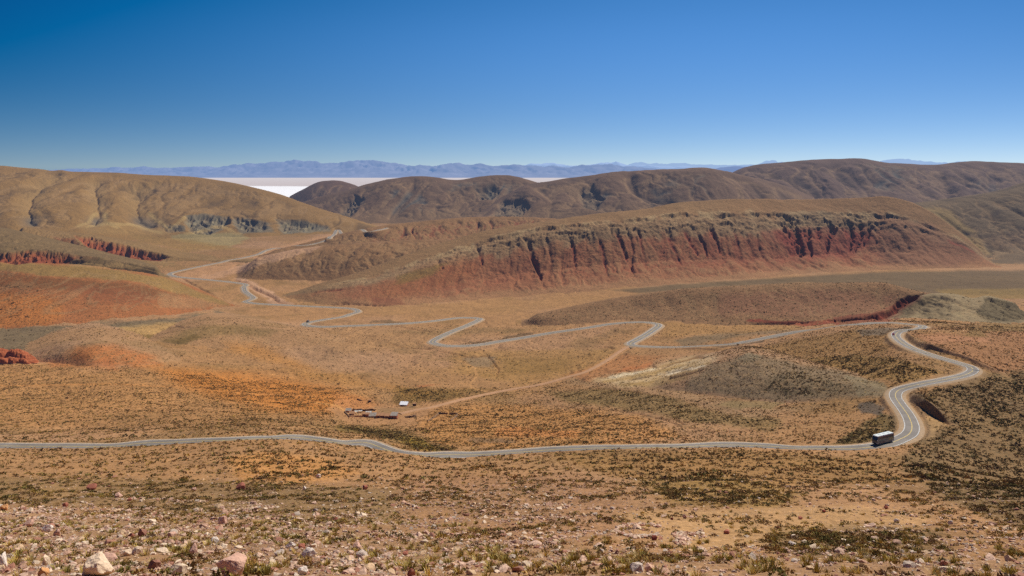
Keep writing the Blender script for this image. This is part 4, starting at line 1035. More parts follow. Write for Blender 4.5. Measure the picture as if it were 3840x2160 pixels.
# tiny islands of ownership stay with the ground
merge_to_ground = {HN['cut_bank'], HN['upper_cut_bank'], HN['olive_mound'], HN['orange_mound'], HN['front_ridge'], HN['back_ridge_far']}
qid = qid.copy()
for mm_ in merge_to_ground: qid[qid == mm_] = -1
for k in range(-1, len(HILLS)):
    sel = np.nonzero(qid == k)[0]
    if not len(sel): continue
    q = Q[sel]
    uniq, inv = np.unique(q, return_inverse=True)
    me = np_mesh('ground' if k < 0 else 'hill', CO[uniq], inv.reshape(-1, 4), RGBA[uniq], True)
    o = link('ground' if k < 0 else 'hill', me, M_GROUND)
    if k < 0: tag(o, 'dry tan and orange desert ground sloping into the valley', kind='structure')
    else: tag(o, LABELS[HILLS[k]['name']], kind='structure')

# ------------------------------------------------------------------ road ribbons
def ribbon(path, offs, dz, name, mat, parent=None, s0=0, s1=None, cols=None):
    P = path[s0:s1]
    t = np.gradient(P[:, :2], axis=0); t /= np.linalg.norm(t, axis=1)[:, None] + 1e-9
    nrm = np.stack([-t[:, 1], t[:, 0]], 1)
    V = []
    for o_, z_ in zip(offs, dz):
        ws = 1 + (.38 * sstep(650, 1000, P[:, 1]) if path is PATH else 0)
        V.append(np.column_stack([P[:, 0] + nrm[:, 0] * o_ * ws, P[:, 1] + nrm[:, 1] * o_ * ws, P[:, 2] + z_]))
    V = np.stack(V, 1); n_, k_ = V.shape[:2]
    ix = np.arange(n_ * k_).reshape(n_, k_)
    Fq = np.stack([ix[:-1, :-1], ix[:-1, 1:], ix[1:, 1:], ix[1:, :-1]], -1).reshape(-1, 4)
    # make faces point up
    v = V.reshape(-1, 3); a, b, c = v[Fq[0, 0]], v[Fq[0, 1]], v[Fq[0, 2]]
    if np.cross(b - a, c - a)[2] < 0: Fq = Fq[:, ::-1]
    me = np_mesh(name, v, Fq, cols, True)
    return link(name, me, mat, parent)
def asphalt_mat():
    m, nt = new_mat('sun_bleached_asphalt'); N = nt.nodes.new; LK = nt.links.new
    geo = N('ShaderNodeNewGeometry')
    n1 = N('ShaderNodeTexNoise'); n1.inputs['Scale'].default_value = .12; n1.inputs['Detail'].default_value = 6; LK(geo.outputs['Position'], n1.inputs['Vector'])
    cr = N('ShaderNodeValToRGB'); cr.color_ramp.elements[0].position = .3; cr.color_ramp.elements[1].position = .72
    cr.color_ramp.elements[0].color = (.19, .163, .133, 1); cr.color_ramp.elements[1].color = (.27, .232, .19, 1)
    LK(n1.outputs['Fac'], cr.inputs[0])
    bs = N('ShaderNodeBsdfPrincipled'); bs.inputs['Roughness'].default_value = .85; bs.inputs['Specular IOR Level'].default_value = .25
    LK(cr.outputs[0], bs.inputs['Base Color'])
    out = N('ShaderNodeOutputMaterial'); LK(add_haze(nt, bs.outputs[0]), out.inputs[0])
    return m
M_ASPH = asphalt_mat()
M_GRAVEL = flat_mat('pale_gravel', alb(172,144,110), .95, .2, .6)
M_WHITE = flat_mat('road_paint_white', (.55,.52,.46), .7, .15, .8)
M_YEL = flat_mat('road_paint_yellow', (.55,.40,.13), .7, .2, .8)
M_DIRT = flat_mat('dirt_track_soil', alb(182,138,98), .95, .15, .25)
M_PATCH = flat_mat('dark_patch_grey', (.09,.085,.08), .8, .2, .8)
road = ribbon(PATH, [-3.6, -1.8, 0, 1.8, 3.6], [0, .02, .03, .02, 0], 'road', M_ASPH)
tag(road, 'grey two lane asphalt road winding through the valley in hairpin bends', kind='structure')
sh = ribbon(PATH, [-7.2, -5.4, -3.5], [-1.4, -.22, -.05], 'road_shoulder', M_GRAVEL); tag(sh, 'pale gravel shoulder along one edge of the asphalt road', kind='structure')
sh = ribbon(PATH, [3.5, 5.4, 7.2], [-.05, -.22, -1.4], 'road_shoulder', M_GRAVEL); tag(sh, 'pale gravel shoulder along the other edge of the asphalt road', kind='structure')
ribbon(PATH, [-3.46, -3.08], [.05, .05], 'edge_line', M_WHITE, road)
ribbon(PATH, [3.08, 3.46], [.05, .05], 'edge_line', M_WHITE, road)
ribbon(PATH, [-.22, .22], [.06, .06], 'centre_line', M_YEL, road)
tr = ribbon(TPATH, [-2.6, -1.6, 0, 1.6, 2.6], [-.5, .0, .06, .0, -.5], 'dirt_track', M_DIRT)
tag(tr, 'pale dirt track from the farm up to the hairpin bend', kind='structure')

def path_at(u, y, lo=0, hi=None):
    """index on the road path whose photo position is nearest"""
    P = PATH[lo:hi]
    uu = CX + F * P[:, 0] / P[:, 1]; yy = HY - F * P[:, 2] / P[:, 1]
    return lo + int(np.argmin((uu - u) ** 2 + ((yy - y) * 2) ** 2))
def road_frame(i):
    t = PATH[min(i + 2, len(PATH) - 1)] - PATH[max(i - 2, 0)]; t = t / np.linalg.norm(t)
    nrm = np.array([-t[1], t[0], 0]); nrm /= np.linalg.norm(nrm)
    return PATH[i].copy(), t, nrm
#@@OBJ_BEGIN
# ------------------------------------------------------------------ small builders
def bm_obj(name, bm, mat, parent=None, smooth=False):
    me = bpy.data.meshes.new(name); bm.normal_update(); bm.to_mesh(me); bm.free()
    for p_ in me.polygons: p_.use_smooth = smooth
    return link(name, me, mat, parent)
def add_box(bm, x0, x1, y0, y1, z0, z1, bev=0.0, seg=2):
    r = bmesh.ops.create_cube(bm, size=1.0)
    for v in r['verts']:
        v.co = Vector(((x0 + x1) / 2 + v.co.x * (x1 - x0), (y0 + y1) / 2 + v.co.y * (y1 - y0), (z0 + z1) / 2 + v.co.z * (z1 - z0)))
    if bev:
        ed = list({e for v in r['verts'] for e in v.link_edges})
        bmesh.ops.bevel(bm, geom=ed, offset=bev, segments=seg, affect='EDGES', profile=.6)
def box_obj(name, mat, parent, *a, **k):
    bm = bmesh.new(); add_box(bm, *a, **k); return bm_obj(name, bm, mat, parent)
def prism_obj(name, mat, parent, pts, y0, y1, bev=0.0):
    """side outline (x,z) extruded across y"""
    bm = bmesh.new()
    a = [bm.verts.new((p_[0], y0, p_[1])) for p_ in pts]; b = [bm.verts.new((p_[0], y1, p_[1])) for p_ in pts]
    n_ = len(pts)
    bm.faces.new(a[::-1]); bm.faces.new(b)
    for i_ in range(n_): bm.faces.new((a[i_], a[(i_ + 1) % n_], b[(i_ + 1) % n_], b[i_]))
    bmesh.ops.recalc_face_normals(bm, faces=bm.faces)
    if bev: bmesh.ops.bevel(bm, geom=list(bm.edges), offset=bev, segments=2, affect='EDGES', profile=.6)
    return bm_obj(name, bm, mat, parent)
def wheel(parent, x, y, r, wd, M_t, M_r):
    bm = bmesh.new()
    bmesh.ops.create_cone(bm, cap_ends=True, segments=20, radius1=r, radius2=r, depth=wd, matrix=Matrix.Translation((x, y, r)) @ Matrix.Rotation(math.pi / 2, 4, 'X'))
    wl = bm_obj('wheel', bm, M_t, parent, True)
    bm = bmesh.new(); sgn = 1 if y > 0 else -1
    bmesh.ops.create_cone(bm, cap_ends=True, segments=16, radius1=r * .58, radius2=r * .5, depth=.06, matrix=Matrix.Translation((x, y + sgn * (wd / 2 + .02), r)) @ Matrix.Rotation(-sgn * math.pi / 2, 4, 'X'))
    bm_obj('rim', bm, M_r, wl)
M_TYRE = flat_mat('tyre_rubber', (.02,.02,.02), .9); M_RIM = flat_mat('wheel_rim', (.35,.35,.36), .5)
M_GLASS = flat_mat('tinted_glass', (.022,.034,.048), .12, .1, 1, 0, .6)
M_LAMP = flat_mat('lamp_lens', (.75,.75,.72), .2)
M_DARK = flat_mat('dark_trim', (.025,.025,.028), .6)
ROADOBJ = []
def place_on_road(root, u, y, lat, flip=True, lo=0, hi=None):
    i_ = path_at(u, y, lo, hi); p_, t_, n_ = road_frame(i_)
    h_ = -t_ if flip else t_
    right = np.array([h_[1], -h_[0], 0]); right /= np.linalg.norm(right)
    pos = p_ + right * lat; root.location = (pos[0], pos[1], pos[2] + .06)
    root.rotation_euler = (0, -math.asin(h_[2]), math.atan2(h_[1], h_[0]))
    return i_
# ------------------------------------------------------------------ coach
bus = empty('bus', (0, 0, 0)); tag(bus, 'dark double deck coach with white roof driving round the bottom right bend', 'bus')
M_BUS = flat_mat('coach_paint_brown', (.20,.165,.15), .35, .12, .5, 0, .5); M_BUSW = flat_mat('coach_roof_white', (.66,.70,.66), .6, .06, 1.)
M_BUSY = flat_mat('coach_panel_ochre', (.36,.28,.12), .4, .2, .8); M_BUSR = flat_mat('coach_red_trim', (.34,.06,.07), .4); M_BUSP = flat_mat('coach_panel_plum', (.15,.085,.085), .4)
prism_obj('body', M_BUS, bus, [(-6.5,.45),(6.2,.45),(6.55,1.2),(6.5,2.0),(6.1,3.62),(-6.35,3.62),(-6.5,2.2)], -1.28, 1.28, .07)
prism_obj('roof', M_BUSW, bus, [(-6.4,3.6),(6.12,3.6),(6.0,3.86),(5.6,3.97),(-5.9,3.97),(-6.3,3.88)], -1.24, 1.24, .05)
for x0 in (-4.2, -.8, 2.6): box_obj('roof_vent', flat_mat('roof_vent_grey', (.55,.60,.57), .6), bus, x0, x0 + .9, -.45, .45, 3.96, 4.06)
prism_obj('windscreen', M_GLASS, bus, [(6.54,1.35),(6.58,1.35),(6.54,2.1),(6.18,3.5),(6.13,3.5),(6.48,2.05)], -1.16, 1.16)
for s in (-1, 1):
    for k_ in range(6):
        x0 = -5.9 + k_ * 1.95
        box_obj('window', M_GLASS, bus, x0, x0 + 1.88, s * 1.285 - .012, s * 1.285 + .012, 2.45, 3.3)
    for k_ in range(4):
        x0 = -1.9 + k_ * 1.95
        box_obj('window', M_GLASS, bus, x0, x0 + 1.88, s * 1.285 - .012, s * 1.285 + .012, 1.45, 2.05)
    box_obj('side_stripe', M_BUSR, bus, -6.3, 6.0, s * 1.285 - .012, s * 1.285 + .012, 3.36, 3.55)
    box_obj('side_panel', M_BUSY, bus, -5.7, -2.2, s * 1.287 - .012, s * 1.287 + .012, 1.15, 2.40)
    box_obj('side_panel', M_BUSP, bus, .6, 4.2, s * 1.287 - .012, s * 1.287 + .012, .7, 1.35)
    for x0 in (4.3, -3.3, -4.6): wheel(bus, x0, s * 1.12, .52, .34, M_TYRE, M_RIM)
    bm = bmesh.new(); add_box(bm, 6.45, 6.62, s * 1.0 - .22, s * 1.0 + .22, .78, .98, .03); bm_obj('headlight', bm, M_LAMP, bus)
    mr = box_obj('mirror', M_BUSW, bus, 6.5, 6.62, s * 1.48 - .12, s * 1.48 + .12, 1.95, 2.45)
    box_obj('mirror_arm', M_DARK, mr, 6.35, 6.5, s * 1.4 - .1, s * 1.4 + .1, 2.4, 2.46)
box_obj('bumper', M_DARK, bus, 6.4, 6.66, -1.2, 1.2, .42, .70, bev=.03)
box_obj('rear_grille', M_DARK, bus, -6.56, -6.49, -.9, .9, .7, 1.5)
box_obj('rear_window', M_GLASS, bus, -6.5, -6.44, -1.0, 1.0, 2.4, 3.2)
bus.scale = (1.03, 1.0, 1.02)
place_on_road(bus, 3321, 1659, 1.75)
# ------------------------------------------------------------------ red car
car = empty('car', (0, 0, 0)); tag(car, 'small red car coming round the upper right bend', 'car')
M_RED = flat_mat('car_paint_red', (.42,.03,.035), .3, .08, 1, 0, .5)
prism_obj('body', M_RED, car, [(-2.1,.3),(2.1,.3),(2.15,.62),(1.95,.82),(.95,.92),(-1.95,.98),(-2.15,.75)], -.86, .86, .06)
prism_obj('cabin', M_GLASS, car, [(-1.75,.93),(1.0,.9),(.25,1.42),(-1.15,1.44)], -.74, .74, .04)
prism_obj('roof', M_RED, car, [(-1.2,1.42),(.3,1.40),(.2,1.48),(-1.1,1.5)], -.70, .70, .02)
for s in (-1, 1):
    for x0 in (1.32, -1.3): wheel(car, x0, s * .78, .31, .2, M_TYRE, M_RIM)
    box_obj('headlight', M_LAMP, car, 1.98, 2.12, s * .6 - .16, s * .6 + .16, .6, .74)
    box_obj('mirror', M_RED, car, .62, .78, s * .95 - .09, s * .95 + .09, .88, 1.02)
box_obj('bumper', M_DARK, car, 2.1, 2.2, -.8, .8, .28, .5)
place_on_road(car, 3356, 1256, 1.75, True, path_at(3504, 1333), path_at(3405, 1214))
# ------------------------------------------------------------------ grey lorry on the far bend
lor = empty('truck', (0, 0, 0)); tag(lor, 'tiny dark grey lorry on the far left hairpin bend', 'truck')
M_LOR = flat_mat('lorry_box_grey', (.16,.155,.17), .6); M_LORC = flat_mat('lorry_cab_dark', (.035,.033,.035), .5)
box_obj('cargo_box', M_LOR, lor, -3.6, 1.4, -1.2, 1.2, .95, 3.3, bev=.04)
prism_obj('cab', M_LORC, lor, [(1.55,.6),(3.3,.6),(3.35,1.5),(3.05,2.55),(1.55,2.6)], -1.1, 1.1, .06)
prism_obj('windscreen', M_GLASS, lor, [(3.36,1.55),(3.39,1.55),(3.11,2.45),(3.08,2.45)], -1.0, 1.0)
box_obj('chassis', M_DARK, lor, -3.5, 3.2, -.5, .5, .55, .9)
for s in (-1, 1):
    for x0 in (2.4, -1.6, -2.8): wheel(lor, x0, s * .95, .48, .3, M_TYRE, M_RIM)
    box_obj('headlight', M_LAMP, lor, 3.28, 3.38, s * .8 - .15, s * .8 + .15, .8, 1.0)
place_on_road(lor, 1162, 1213, 1.7, True, path_at(1143, 1216) , path_at(1217, 1198))
# dark patches laid on the asphalt
def dark_patch(u, y, wdt, ln, lat):
    i_ = path_at(u, y, path_at(3365, 1470), path_at(3365, 1249)); p_, t_, n_ = road_frame(i_)
    t2 = np.array([t_[0], t_[1], t_[2]])
    c_ = p_ + n_ * lat
    P_ = [c_ + t2 * a * ln / 2 + n_ * b * wdt / 2 + np.array([0, 0, .075]) for a, b in ((-1, -1), (1, -1), (1.1, .9), (-.9, 1.1))]
    me = bpy.data.meshes.new('dark_patch'); me.from_pydata([tuple(q) for q in P_], [], [(0, 1, 2, 3)])
    link('dark_patch', me, M_PATCH, road)
dark_patch(3668, 1388, 4.2, 2.6, -1.8); dark_patch(3479, 1328, 1.2, 1.6, 1.2)
# roadside marker posts
M_POST = flat_mat('whitewashed_post', (.66,.62,.52), .8)
for k_, (u, y, wd_) in enumerate([(1539,1683,'leftmost'),(1564,1687,'second from left'),(1590,1690,'third from left'),(1616,1694,'rightmost')]):
    p_ = grid_hit(u, y)
    bm = bmesh.new(); add_box(bm, -.09, .09, -.09, .09, -.3, 1.05, .02); o = bm_obj('marker_post', bm, M_POST)
    o.location = p_
    tag(o, f'slim white roadside post, {wd_} of the four beside the dip in the road', 'post', 'white posts beside the road')
# ------------------------------------------------------------------ farm
M_ADOBE = flat_mat('adobe_wall', alb(176,112,80), .95, .18, .8, bump=.4); M_ADOBE2 = flat_mat('pale_adobe_wall', alb(190,146,104), .95, .18, .8, bump=.4)
M_MUD = flat_mat('mud_roof', alb(168,122,84), .95, .2, .7); M_TIN = flat_mat('dull_tin_roof', (.31,.26,.21), .9, .3, .6, 0, .1)
M_WTIN = flat_mat('white_tin_roof', (.86,.86,.84), .5, .05, .6); M_WOOD = flat_mat('weathered_wood', (.07,.05,.035), .9)
M_STONE = flat_mat('dry_stone', alb(150,118,88), .95, .3, 1.2, bump=.8); M_DSTONE = flat_mat('dark_dry_stone', alb(112,84,62), .95, .3, 1.2, bump=.8)
M_SHEET = flat_mat('weathered_sheet', (.50,.45,.38), .9, .3, .9, 0, .1)
def ppm(Y): return F / Y
def building(name, label, cat, u0, u1, yb, dep, h, mw, mr, slope=0.0, rz=0.0, door=True, win=1, eave=.18, group=None):
    p_ = grid_hit((u0 + u1) / 2, yb); wd_ = (u1 - u0) / ppm(p_[1])
    r_ = empty(name, (p_[0], p_[1], p_[2] - .05), rz); tag(r_, label, cat, group)
    zs = [ground_z(p_[0] + sx * wd_ / 2, p_[1] + dep * k)[0] - p_[2] for sx in (-1, 1) for k in (0, 1)]
    lo = min(zs) - .4
    hb = h + slope * dep
    bm = bmesh.new()
    # four real walls, 0.3 m thick, stepped to the roof pitch
    def wall(x0, x1, y0, y1, zt0, zt1):
        v = [bm.verts.new(q) for q in ((x0,y0,lo),(x1,y0,lo),(x1,y1,lo),(x0,y1,lo),(x0,y0,zt0),(x1,y0,zt0),(x1,y1,zt1),(x0,y1,zt1))]
        for f in ((0,1,2,3),(4,5,6,7),(0,1,5,4),(1,2,6,5),(2,3,7,6),(3,0,4,7)): bm.faces.new([v[i_] for i_ in f])
    w2 = wd_ / 2; th = .3
    wall(-w2, w2, 0, th, h, h + slope * th); wall(-w2, w2, dep - th, dep, hb - slope * th, hb)
    wall(-w2, -w2 + th, th, dep - th, h + slope * th, hb - slope * th); wall(w2 - th, w2, th, dep - th, h + slope * th, hb - slope * th)
    bmesh.ops.recalc_face_normals(bm, faces=bm.faces)
    wl = bm_obj('wall', bm, mw, r_)
    if mr is not None:
        bm = bmesh.new(); e = eave
        v = [bm.verts.new(q) for q in ((-w2-e,-e,h-slope*e+.02),(w2+e,-e,h-slope*e+.02),(w2+e,dep+e,hb+slope*e+.02),(-w2-e,dep+e,hb+slope*e+.02),
                                       (-w2-e,-e,h-slope*e+.16),(w2+e,-e,h-slope*e+.16),(w2+e,dep+e,hb+slope*e+.16),(-w2-e,dep+e,hb+slope*e+.16))]
        for f in ((0,1,2,3),(4,5,6,7),(0,1,5,4),(1,2,6,5),(2,3,7,6),(3,0,4,7)): bm.faces.new([v[i_] for i_ in f])
        bmesh.ops.recalc_face_normals(bm, faces=bm.faces)
        bm_obj('roof', bm, mr, r_)
    if door: box_obj('door', M_WOOD, r_, -w2 * .35 - .45, -w2 * .35 + .45, -.04, .02, -.05, min(1.85, h - .15))
    for k_ in range(win): box_obj('window', M_WOOD, r_, w2 * .35 + k_ * .1 - .3, w2 * .35 + .3, -.035, .02, .9, min(1.5, h - .3))
    return r_
ZX = lambda x: 1270 + x / 5.367
ZYY = lambda y: 1480 + y / 5.367
building('house', 'adobe house with mottled tin roof at the right end of the farm row', 'house', ZX(1038), ZX(1172), ZYY(487), 5.5, 2.5, M_ADOBE, M_TIN, .22, -.05)
building('house', 'low adobe house with flat mud roof, left neighbour of the tin roofed end house', 'house', ZX(915), ZX(1036), ZYY(480), 5.0, 1.9, M_ADOBE, M_MUD, .1, -.03, True, 1)
building('house', 'long low adobe house with flat mud roof in the middle of the farm row', 'house', ZX(750), ZX(912), ZYY(468), 5.2, 1.8, M_ADOBE, M_MUD, .12, 0, True, 1)
building('shed', 'lean to shed with grey sloping roof in the middle of the farm row', 'shed', ZX(602), ZX(748), ZYY(462), 4.6, 1.2, M_ADOBE2, M_TIN, .3, .08, False, 0)
building('house', 'small rusty pink adobe house left of the grey lean to shed', 'house', ZX(470), ZX(600), ZYY(452), 3.6, 2.3, M_ADOBE, M_MUD, .12, -.1, True, 0)
building('shed', 'small shed with pale earth roof at the left end of the farm row', 'shed', ZX(205), ZX(310), ZYY(425), 4.0, 1.7, M_ADOBE2, M_MUD, .2, .1, True, 0)
building('shed', 'tin roofed shed at the upper left corner of the farmyard', 'shed', ZX(135), ZX(245), ZYY(362), 3.8, 1.6, M_ADOBE, M_TIN, .25, .05, False, 0)
building('shed', 'lone shed with bright white tin roof behind the farm', 'shed', ZX(1225), ZX(1375), ZYY(236), 4.6, 1.5, M_ADOBE, M_WTIN, .32, -.12, True, 0, .3)
building('hut', 'small square stone hut right of the white roofed shed', 'hut', ZX(1492), ZX(1560), ZYY(228), 2.6, 2.0, M_DSTONE, M_MUD, .02, .1, True, 0, .05)
building('hut', 'small square stone hut standing alone on orange ground above the farm', 'hut', ZX(592), ZX(655), ZYY(158), 2.4, 1.9, M_DSTONE, M_MUD, .02, .15, True, 0, .05)
def stone_wall(label, pts, h, th, mat, group=None, cat='wall', rough=.25):
    """dry wall of uneven courses following photo points on the ground"""
    W = [grid_hit(u, y) for u, y in pts]
    bm = bmesh.new()
    o0 = W[0]
    for a, b in zip(W[:-1], W[1:]):
        L = np.linalg.norm((b - a)[:2]); n_ = max(2, int(L / .8))
        d = (b - a)[:2] / max(L, 1e-6); nn = np.array([-d[1], d[0]])
        prev = None
        for k_ in range(n_ + 1):
            q = a + (b - a) * k_ / n_ - o0
            hh = h * (1 + rough * (random.random() - .5) * 2); jj = (random.random() - .5) * .12
            vs = [bm.verts.new((q[0] + nn[0] * (s * th / 2 * w_ + jj), q[1] + nn[1] * (s * th / 2 * w_ + jj), q[2] + z_)) for s, w_, z_ in ((-1, 1.15, -.4), (-1, .85, hh), (1, .85, hh), (1, 1.15, -.4))]
            if prev:
                for i_ in range(3): bm.faces.new((prev[i_], prev[i_ + 1], vs[i_ + 1], vs[i_]))
            else: bm.faces.new(vs)
            prev = vs
        bm.faces.new(prev[::-1])
    bmesh.ops.recalc_face_normals(bm, faces=bm.faces)
    o = bm_obj('stone_wall', bm, mat); o.location = o0; tag(o, label, cat, group); return o
Z2 = lambda L: [(ZX(a), ZYY(b)) for a, b in L]
stone_wall('long dark stone wall along the back of the farmyard', Z2([(270,328),(400,322),(540,330),(640,322),(735,325)]), 1.6, .7, M_DSTONE)
stone_wall('pale mud wall closing the front of the left yard', Z2([(215,458),(330,452),(468,452)]), 1.5, .5, M_ADOBE2, rough=.08)
stone_wall('short stone wall slanting down the left edge of the farmyard', Z2([(120,350),(190,420),(212,458)]), .9, .7, M_STONE)
stone_wall('low heap of a ruined stone wall right of the farm row', Z2([(1345,462),(1430,462),(1500,450),(1545,440)]), 1.3, 1.6, M_DSTONE, rough=.4)
stone_wall('left half of the dark back wall of the empty corral', Z2([(2010,385),(2100,394),(2190,398)]), 1.4, .7, M_DSTONE)
stone_wall('right half of the dark back wall of the empty corral', Z2([(2225,398),(2310,402),(2392,396)]), 1.4, .7, M_DSTONE)
stone_wall('crumbling left side wall of the empty corral', Z2([(2008,395),(1960,430),(1890,480),(1840,515),(1790,545)]), .8, 1.0, M_STONE, rough=.5)
stone_wall('crumbling right side wall of the empty corral', Z2([(2392,402),(2370,440),(2310,490),(2250,535)]), .8, 1.0, M_STONE, rough=.5)
stone_wall('short dark wall remnant on the orange ground above the farm', Z2([(372,98),(410,108),(455,124)]), 1.0, .8, M_DSTONE)
def sheet(label, u0, u1, yb, dep, h, tilt):
    p_ = grid_hit((u0 + u1) / 2, yb); w2 = (u1 - u0) / ppm(p_[1]) / 2
    r_ = empty('shelter', (p_[0], p_[1], p_[2])); tag(r_, label, 'shelter')
    bm = bmesh.new(); n_ = 7
    rows_ = [[bm.verts.new((-w2 + 2 * w2 * i_ / n_, dep * j_ / 3, h + tilt * dep * j_ / 3 + (.05 if i_ % 2 else -.05))) for i_ in range(n_ + 1)] for j_ in range(4)]
    for j_ in range(3):
        for i_ in range(n_): bm.faces.new((rows_[j_][i_], rows_[j_][i_ + 1], rows_[j_ + 1][i_ + 1], rows_[j_ + 1][i_]))
    bm_obj('roof_sheet', bm, M_SHEET, r_)
    for sx in (-1, 1):
        for k_ in (0.1, dep - .1): box_obj('support_post', M_WOOD, r_, sx * (w2 - .15) - .06, sx * (w2 - .15) + .06, k_ - .06, k_ + .06, -.3, h + tilt * k_ - .06)
sheet('white corrugated shelter at the left inside the farmyard', ZX(305), ZX(380), ZYY(378), 3.0, 1.3, .15)
sheet('small white shelter in the middle of the farmyard', ZX(385), ZX(470), ZYY(362), 2.6, 1.2, .1)
sheet('long pale shelter at the right inside the farmyard', ZX(530), ZX(660), ZYY(388), 2.6, 1.3, .12)

# ------------------------------------------------------------------ red outcrop at the left edge
def outcrop():
    p0 = grid_hit(20, 1366); k_ = p0[1] / F
    n1, n2 = 220, 90
    s_ = np.linspace(-230, 118, n1) ; v_ = np.linspace(0, 1, n2)
    S, V_ = np.meshgrid(s_, v_, indexing='ij')
    Xo = (S - 20) * k_; Yo = V_ * 34.0
    Zo = np.zeros_like(S)
    wS = S + 7 * fbm(S / 40, V_ * 3, 3, 611); wV = V_ + .05 * fbm(S / 30, V_ * 4, 3, 615)
    for c_, v0, rs_, rv_, h_, sl in ((-150,.55,90,.36,74,0),(-60,.55,60,.33,62,.1),(18,.62,62,.30,54,.12),(62,.55,34,.24,38,.2),(88,.46,22,.20,19,.3),(58,.34,34,.15,22,.25),(22,.30,34,.14,25,.25),(-14,.22,40,.13,24,.25),(84,.28,18,.10,10,.3),(104,.36,16,.10,8,.3),(-70,.24,44,.14,30,.25)):
        r_ = (np.abs((wS - c_) / rs_) ** 2.4 + np.abs((wV - v0 + sl * (wS - c_) / 120) / rv_) ** 2.4)
        Zo = np.maximum(Zo, h_ * k_ * np.clip(1 - r_, 0, 1) ** .42)
    Zo = Zo * (.92 + .10 * fbm(S / 10, V_ * 10, 3, 617))
    g0 = ground_z((p0[0] + Xo).ravel(), (p0[1] + Yo - 2).ravel()).reshape(Xo.shape)
    Zw = g0 - .6 + Zo + .2 * (Zo > 0)
    co_ = np.stack([p0[0] + Xo, p0[1] + Yo - 2, Zw], -1).reshape(-1, 3)
    ix = np.arange(n1 * n2).reshape(n1, n2)
    q = np.stack([ix[:-1, :-1], ix[1:, :-1], ix[1:, 1:], ix[:-1, 1:]], -1).reshape(-1, 4)
    cc = np.ones((n1, n2, 4)); cc[..., :3] = alb(166,88,50)
    b_ = sstep(.1, .9, np.sin(Zo * 2.2 + perlin(S / 30, V_ * 3, 631) * 2) * .5 + .5)[..., None] * .4
    cc[..., :3] = cc[..., :3] * (1 - b_) + alb(186,112,74) * b_
    cc[..., :3] += ((alb(190,150,118) - cc[..., :3]) * ((Zo < .4) * .8)[..., None])
    o = link('rock_outcrop', np_mesh('rock_outcrop', co_ - p0, q, cc.reshape(-1, 4), True), M_ROCK, None, p0)
    tag(o, 'red sandstone outcrop with rounded fins at the left edge of the plain', 'rock outcrop')
outcrop()

# ------------------------------------------------------------------ plants and stones
def hull_rock(seed, n_=18, flat=.75, round_=.25):
    r = np.random.default_rng(seed)
    v = r.normal(size=(n_, 3)); v /= np.linalg.norm(v, axis=1)[:, None]
    v *= (1 - round_ + round_ * r.random((n_, 1))) * np.array([1, r.uniform(.65, .95), flat])
    v = np.sign(v) * np.abs(v) ** .8
    bm = bmesh.new()
    for q in v: bm.verts.new(q)
    bmesh.ops.convex_hull(bm, input=list(bm.verts))
    loose = [x for x in bm.verts if not x.link_faces]
    bmesh.ops.delete(bm, geom=loose, context='VERTS')
    bmesh.ops.triangulate(bm, faces=bm.faces)
    bm.verts.index_update(); bm.verts.ensure_lookup_table()
    co_ = np.array([x.co[:] for x in bm.verts]); fa = np.array([[x.index for x in f.verts] for f in bm.faces])
    bm.free()
    co_ -= (co_.max(0) + co_.min(0)) / 2; co_ /= np.abs(co_).max(0)[None, :]
    return co_, fa
ROCKS = [hull_rock(100 + k_, random.choice((14, 18, 24)), random.uniform(.6, .95)) for k_ in range(12)]
SROCKS = [hull_rock(200 + k_, 9, .7) for k_ in range(8)]
def boulder_mesh(seed):
    """angular block: hull, bevelled and roughened"""
    co_, fa = hull_rock(seed, 20, .85, .18)
    bm = bmesh.new(); vs = [bm.verts.new(q) for q in co_]
    for f in fa: bm.faces.new([vs[i_] for i_ in f])
    bmesh.ops.dissolve_limit(bm, angle_limit=math.radians(14), verts=bm.verts, edges=bm.edges)
    bmesh.ops.bevel(bm, geom=list(bm.edges), offset=.05, segments=1, affect='EDGES')
    bmesh.ops.triangulate(bm, faces=bm.faces)
    bmesh.ops.subdivide_edges(bm, edges=list(bm.edges), cuts=2, use_grid_fill=True)
    bm.verts.ensure_lookup_table()
    P_ = np.array([x.co[:] for x in bm.verts])
    d_ = fbm(P_[:, 0] * 2.3 + seed, P_[:, 1] * 2.3 + P_[:, 2] * 1.7, 3, seed % 50) * .07
    for x, dd in zip(bm.verts, d_): x.co *= (1 + float(dd))
    me = bpy.data.meshes.new('boulder'); bm.normal_update(); bm.to_mesh(me); bm.free()
    a = me.color_attributes.new('Col', 'FLOAT_COLOR', 'POINT'); a.data.foreach_set('color', np.ones(len(me.vertices) * 4, f32))
    me.materials.append(M_ROCK); return me
BM = [boulder_mesh(300 + k_) for k_ in range(9)]
STANDING_TINT = dict(pink=(216,170,144), cream=(232,202,168), white=(238,218,198), rust=(178,110,86), red=(146,78,60), grey=(208,186,166), orange=(220,160,104), brown=(158,110,88))
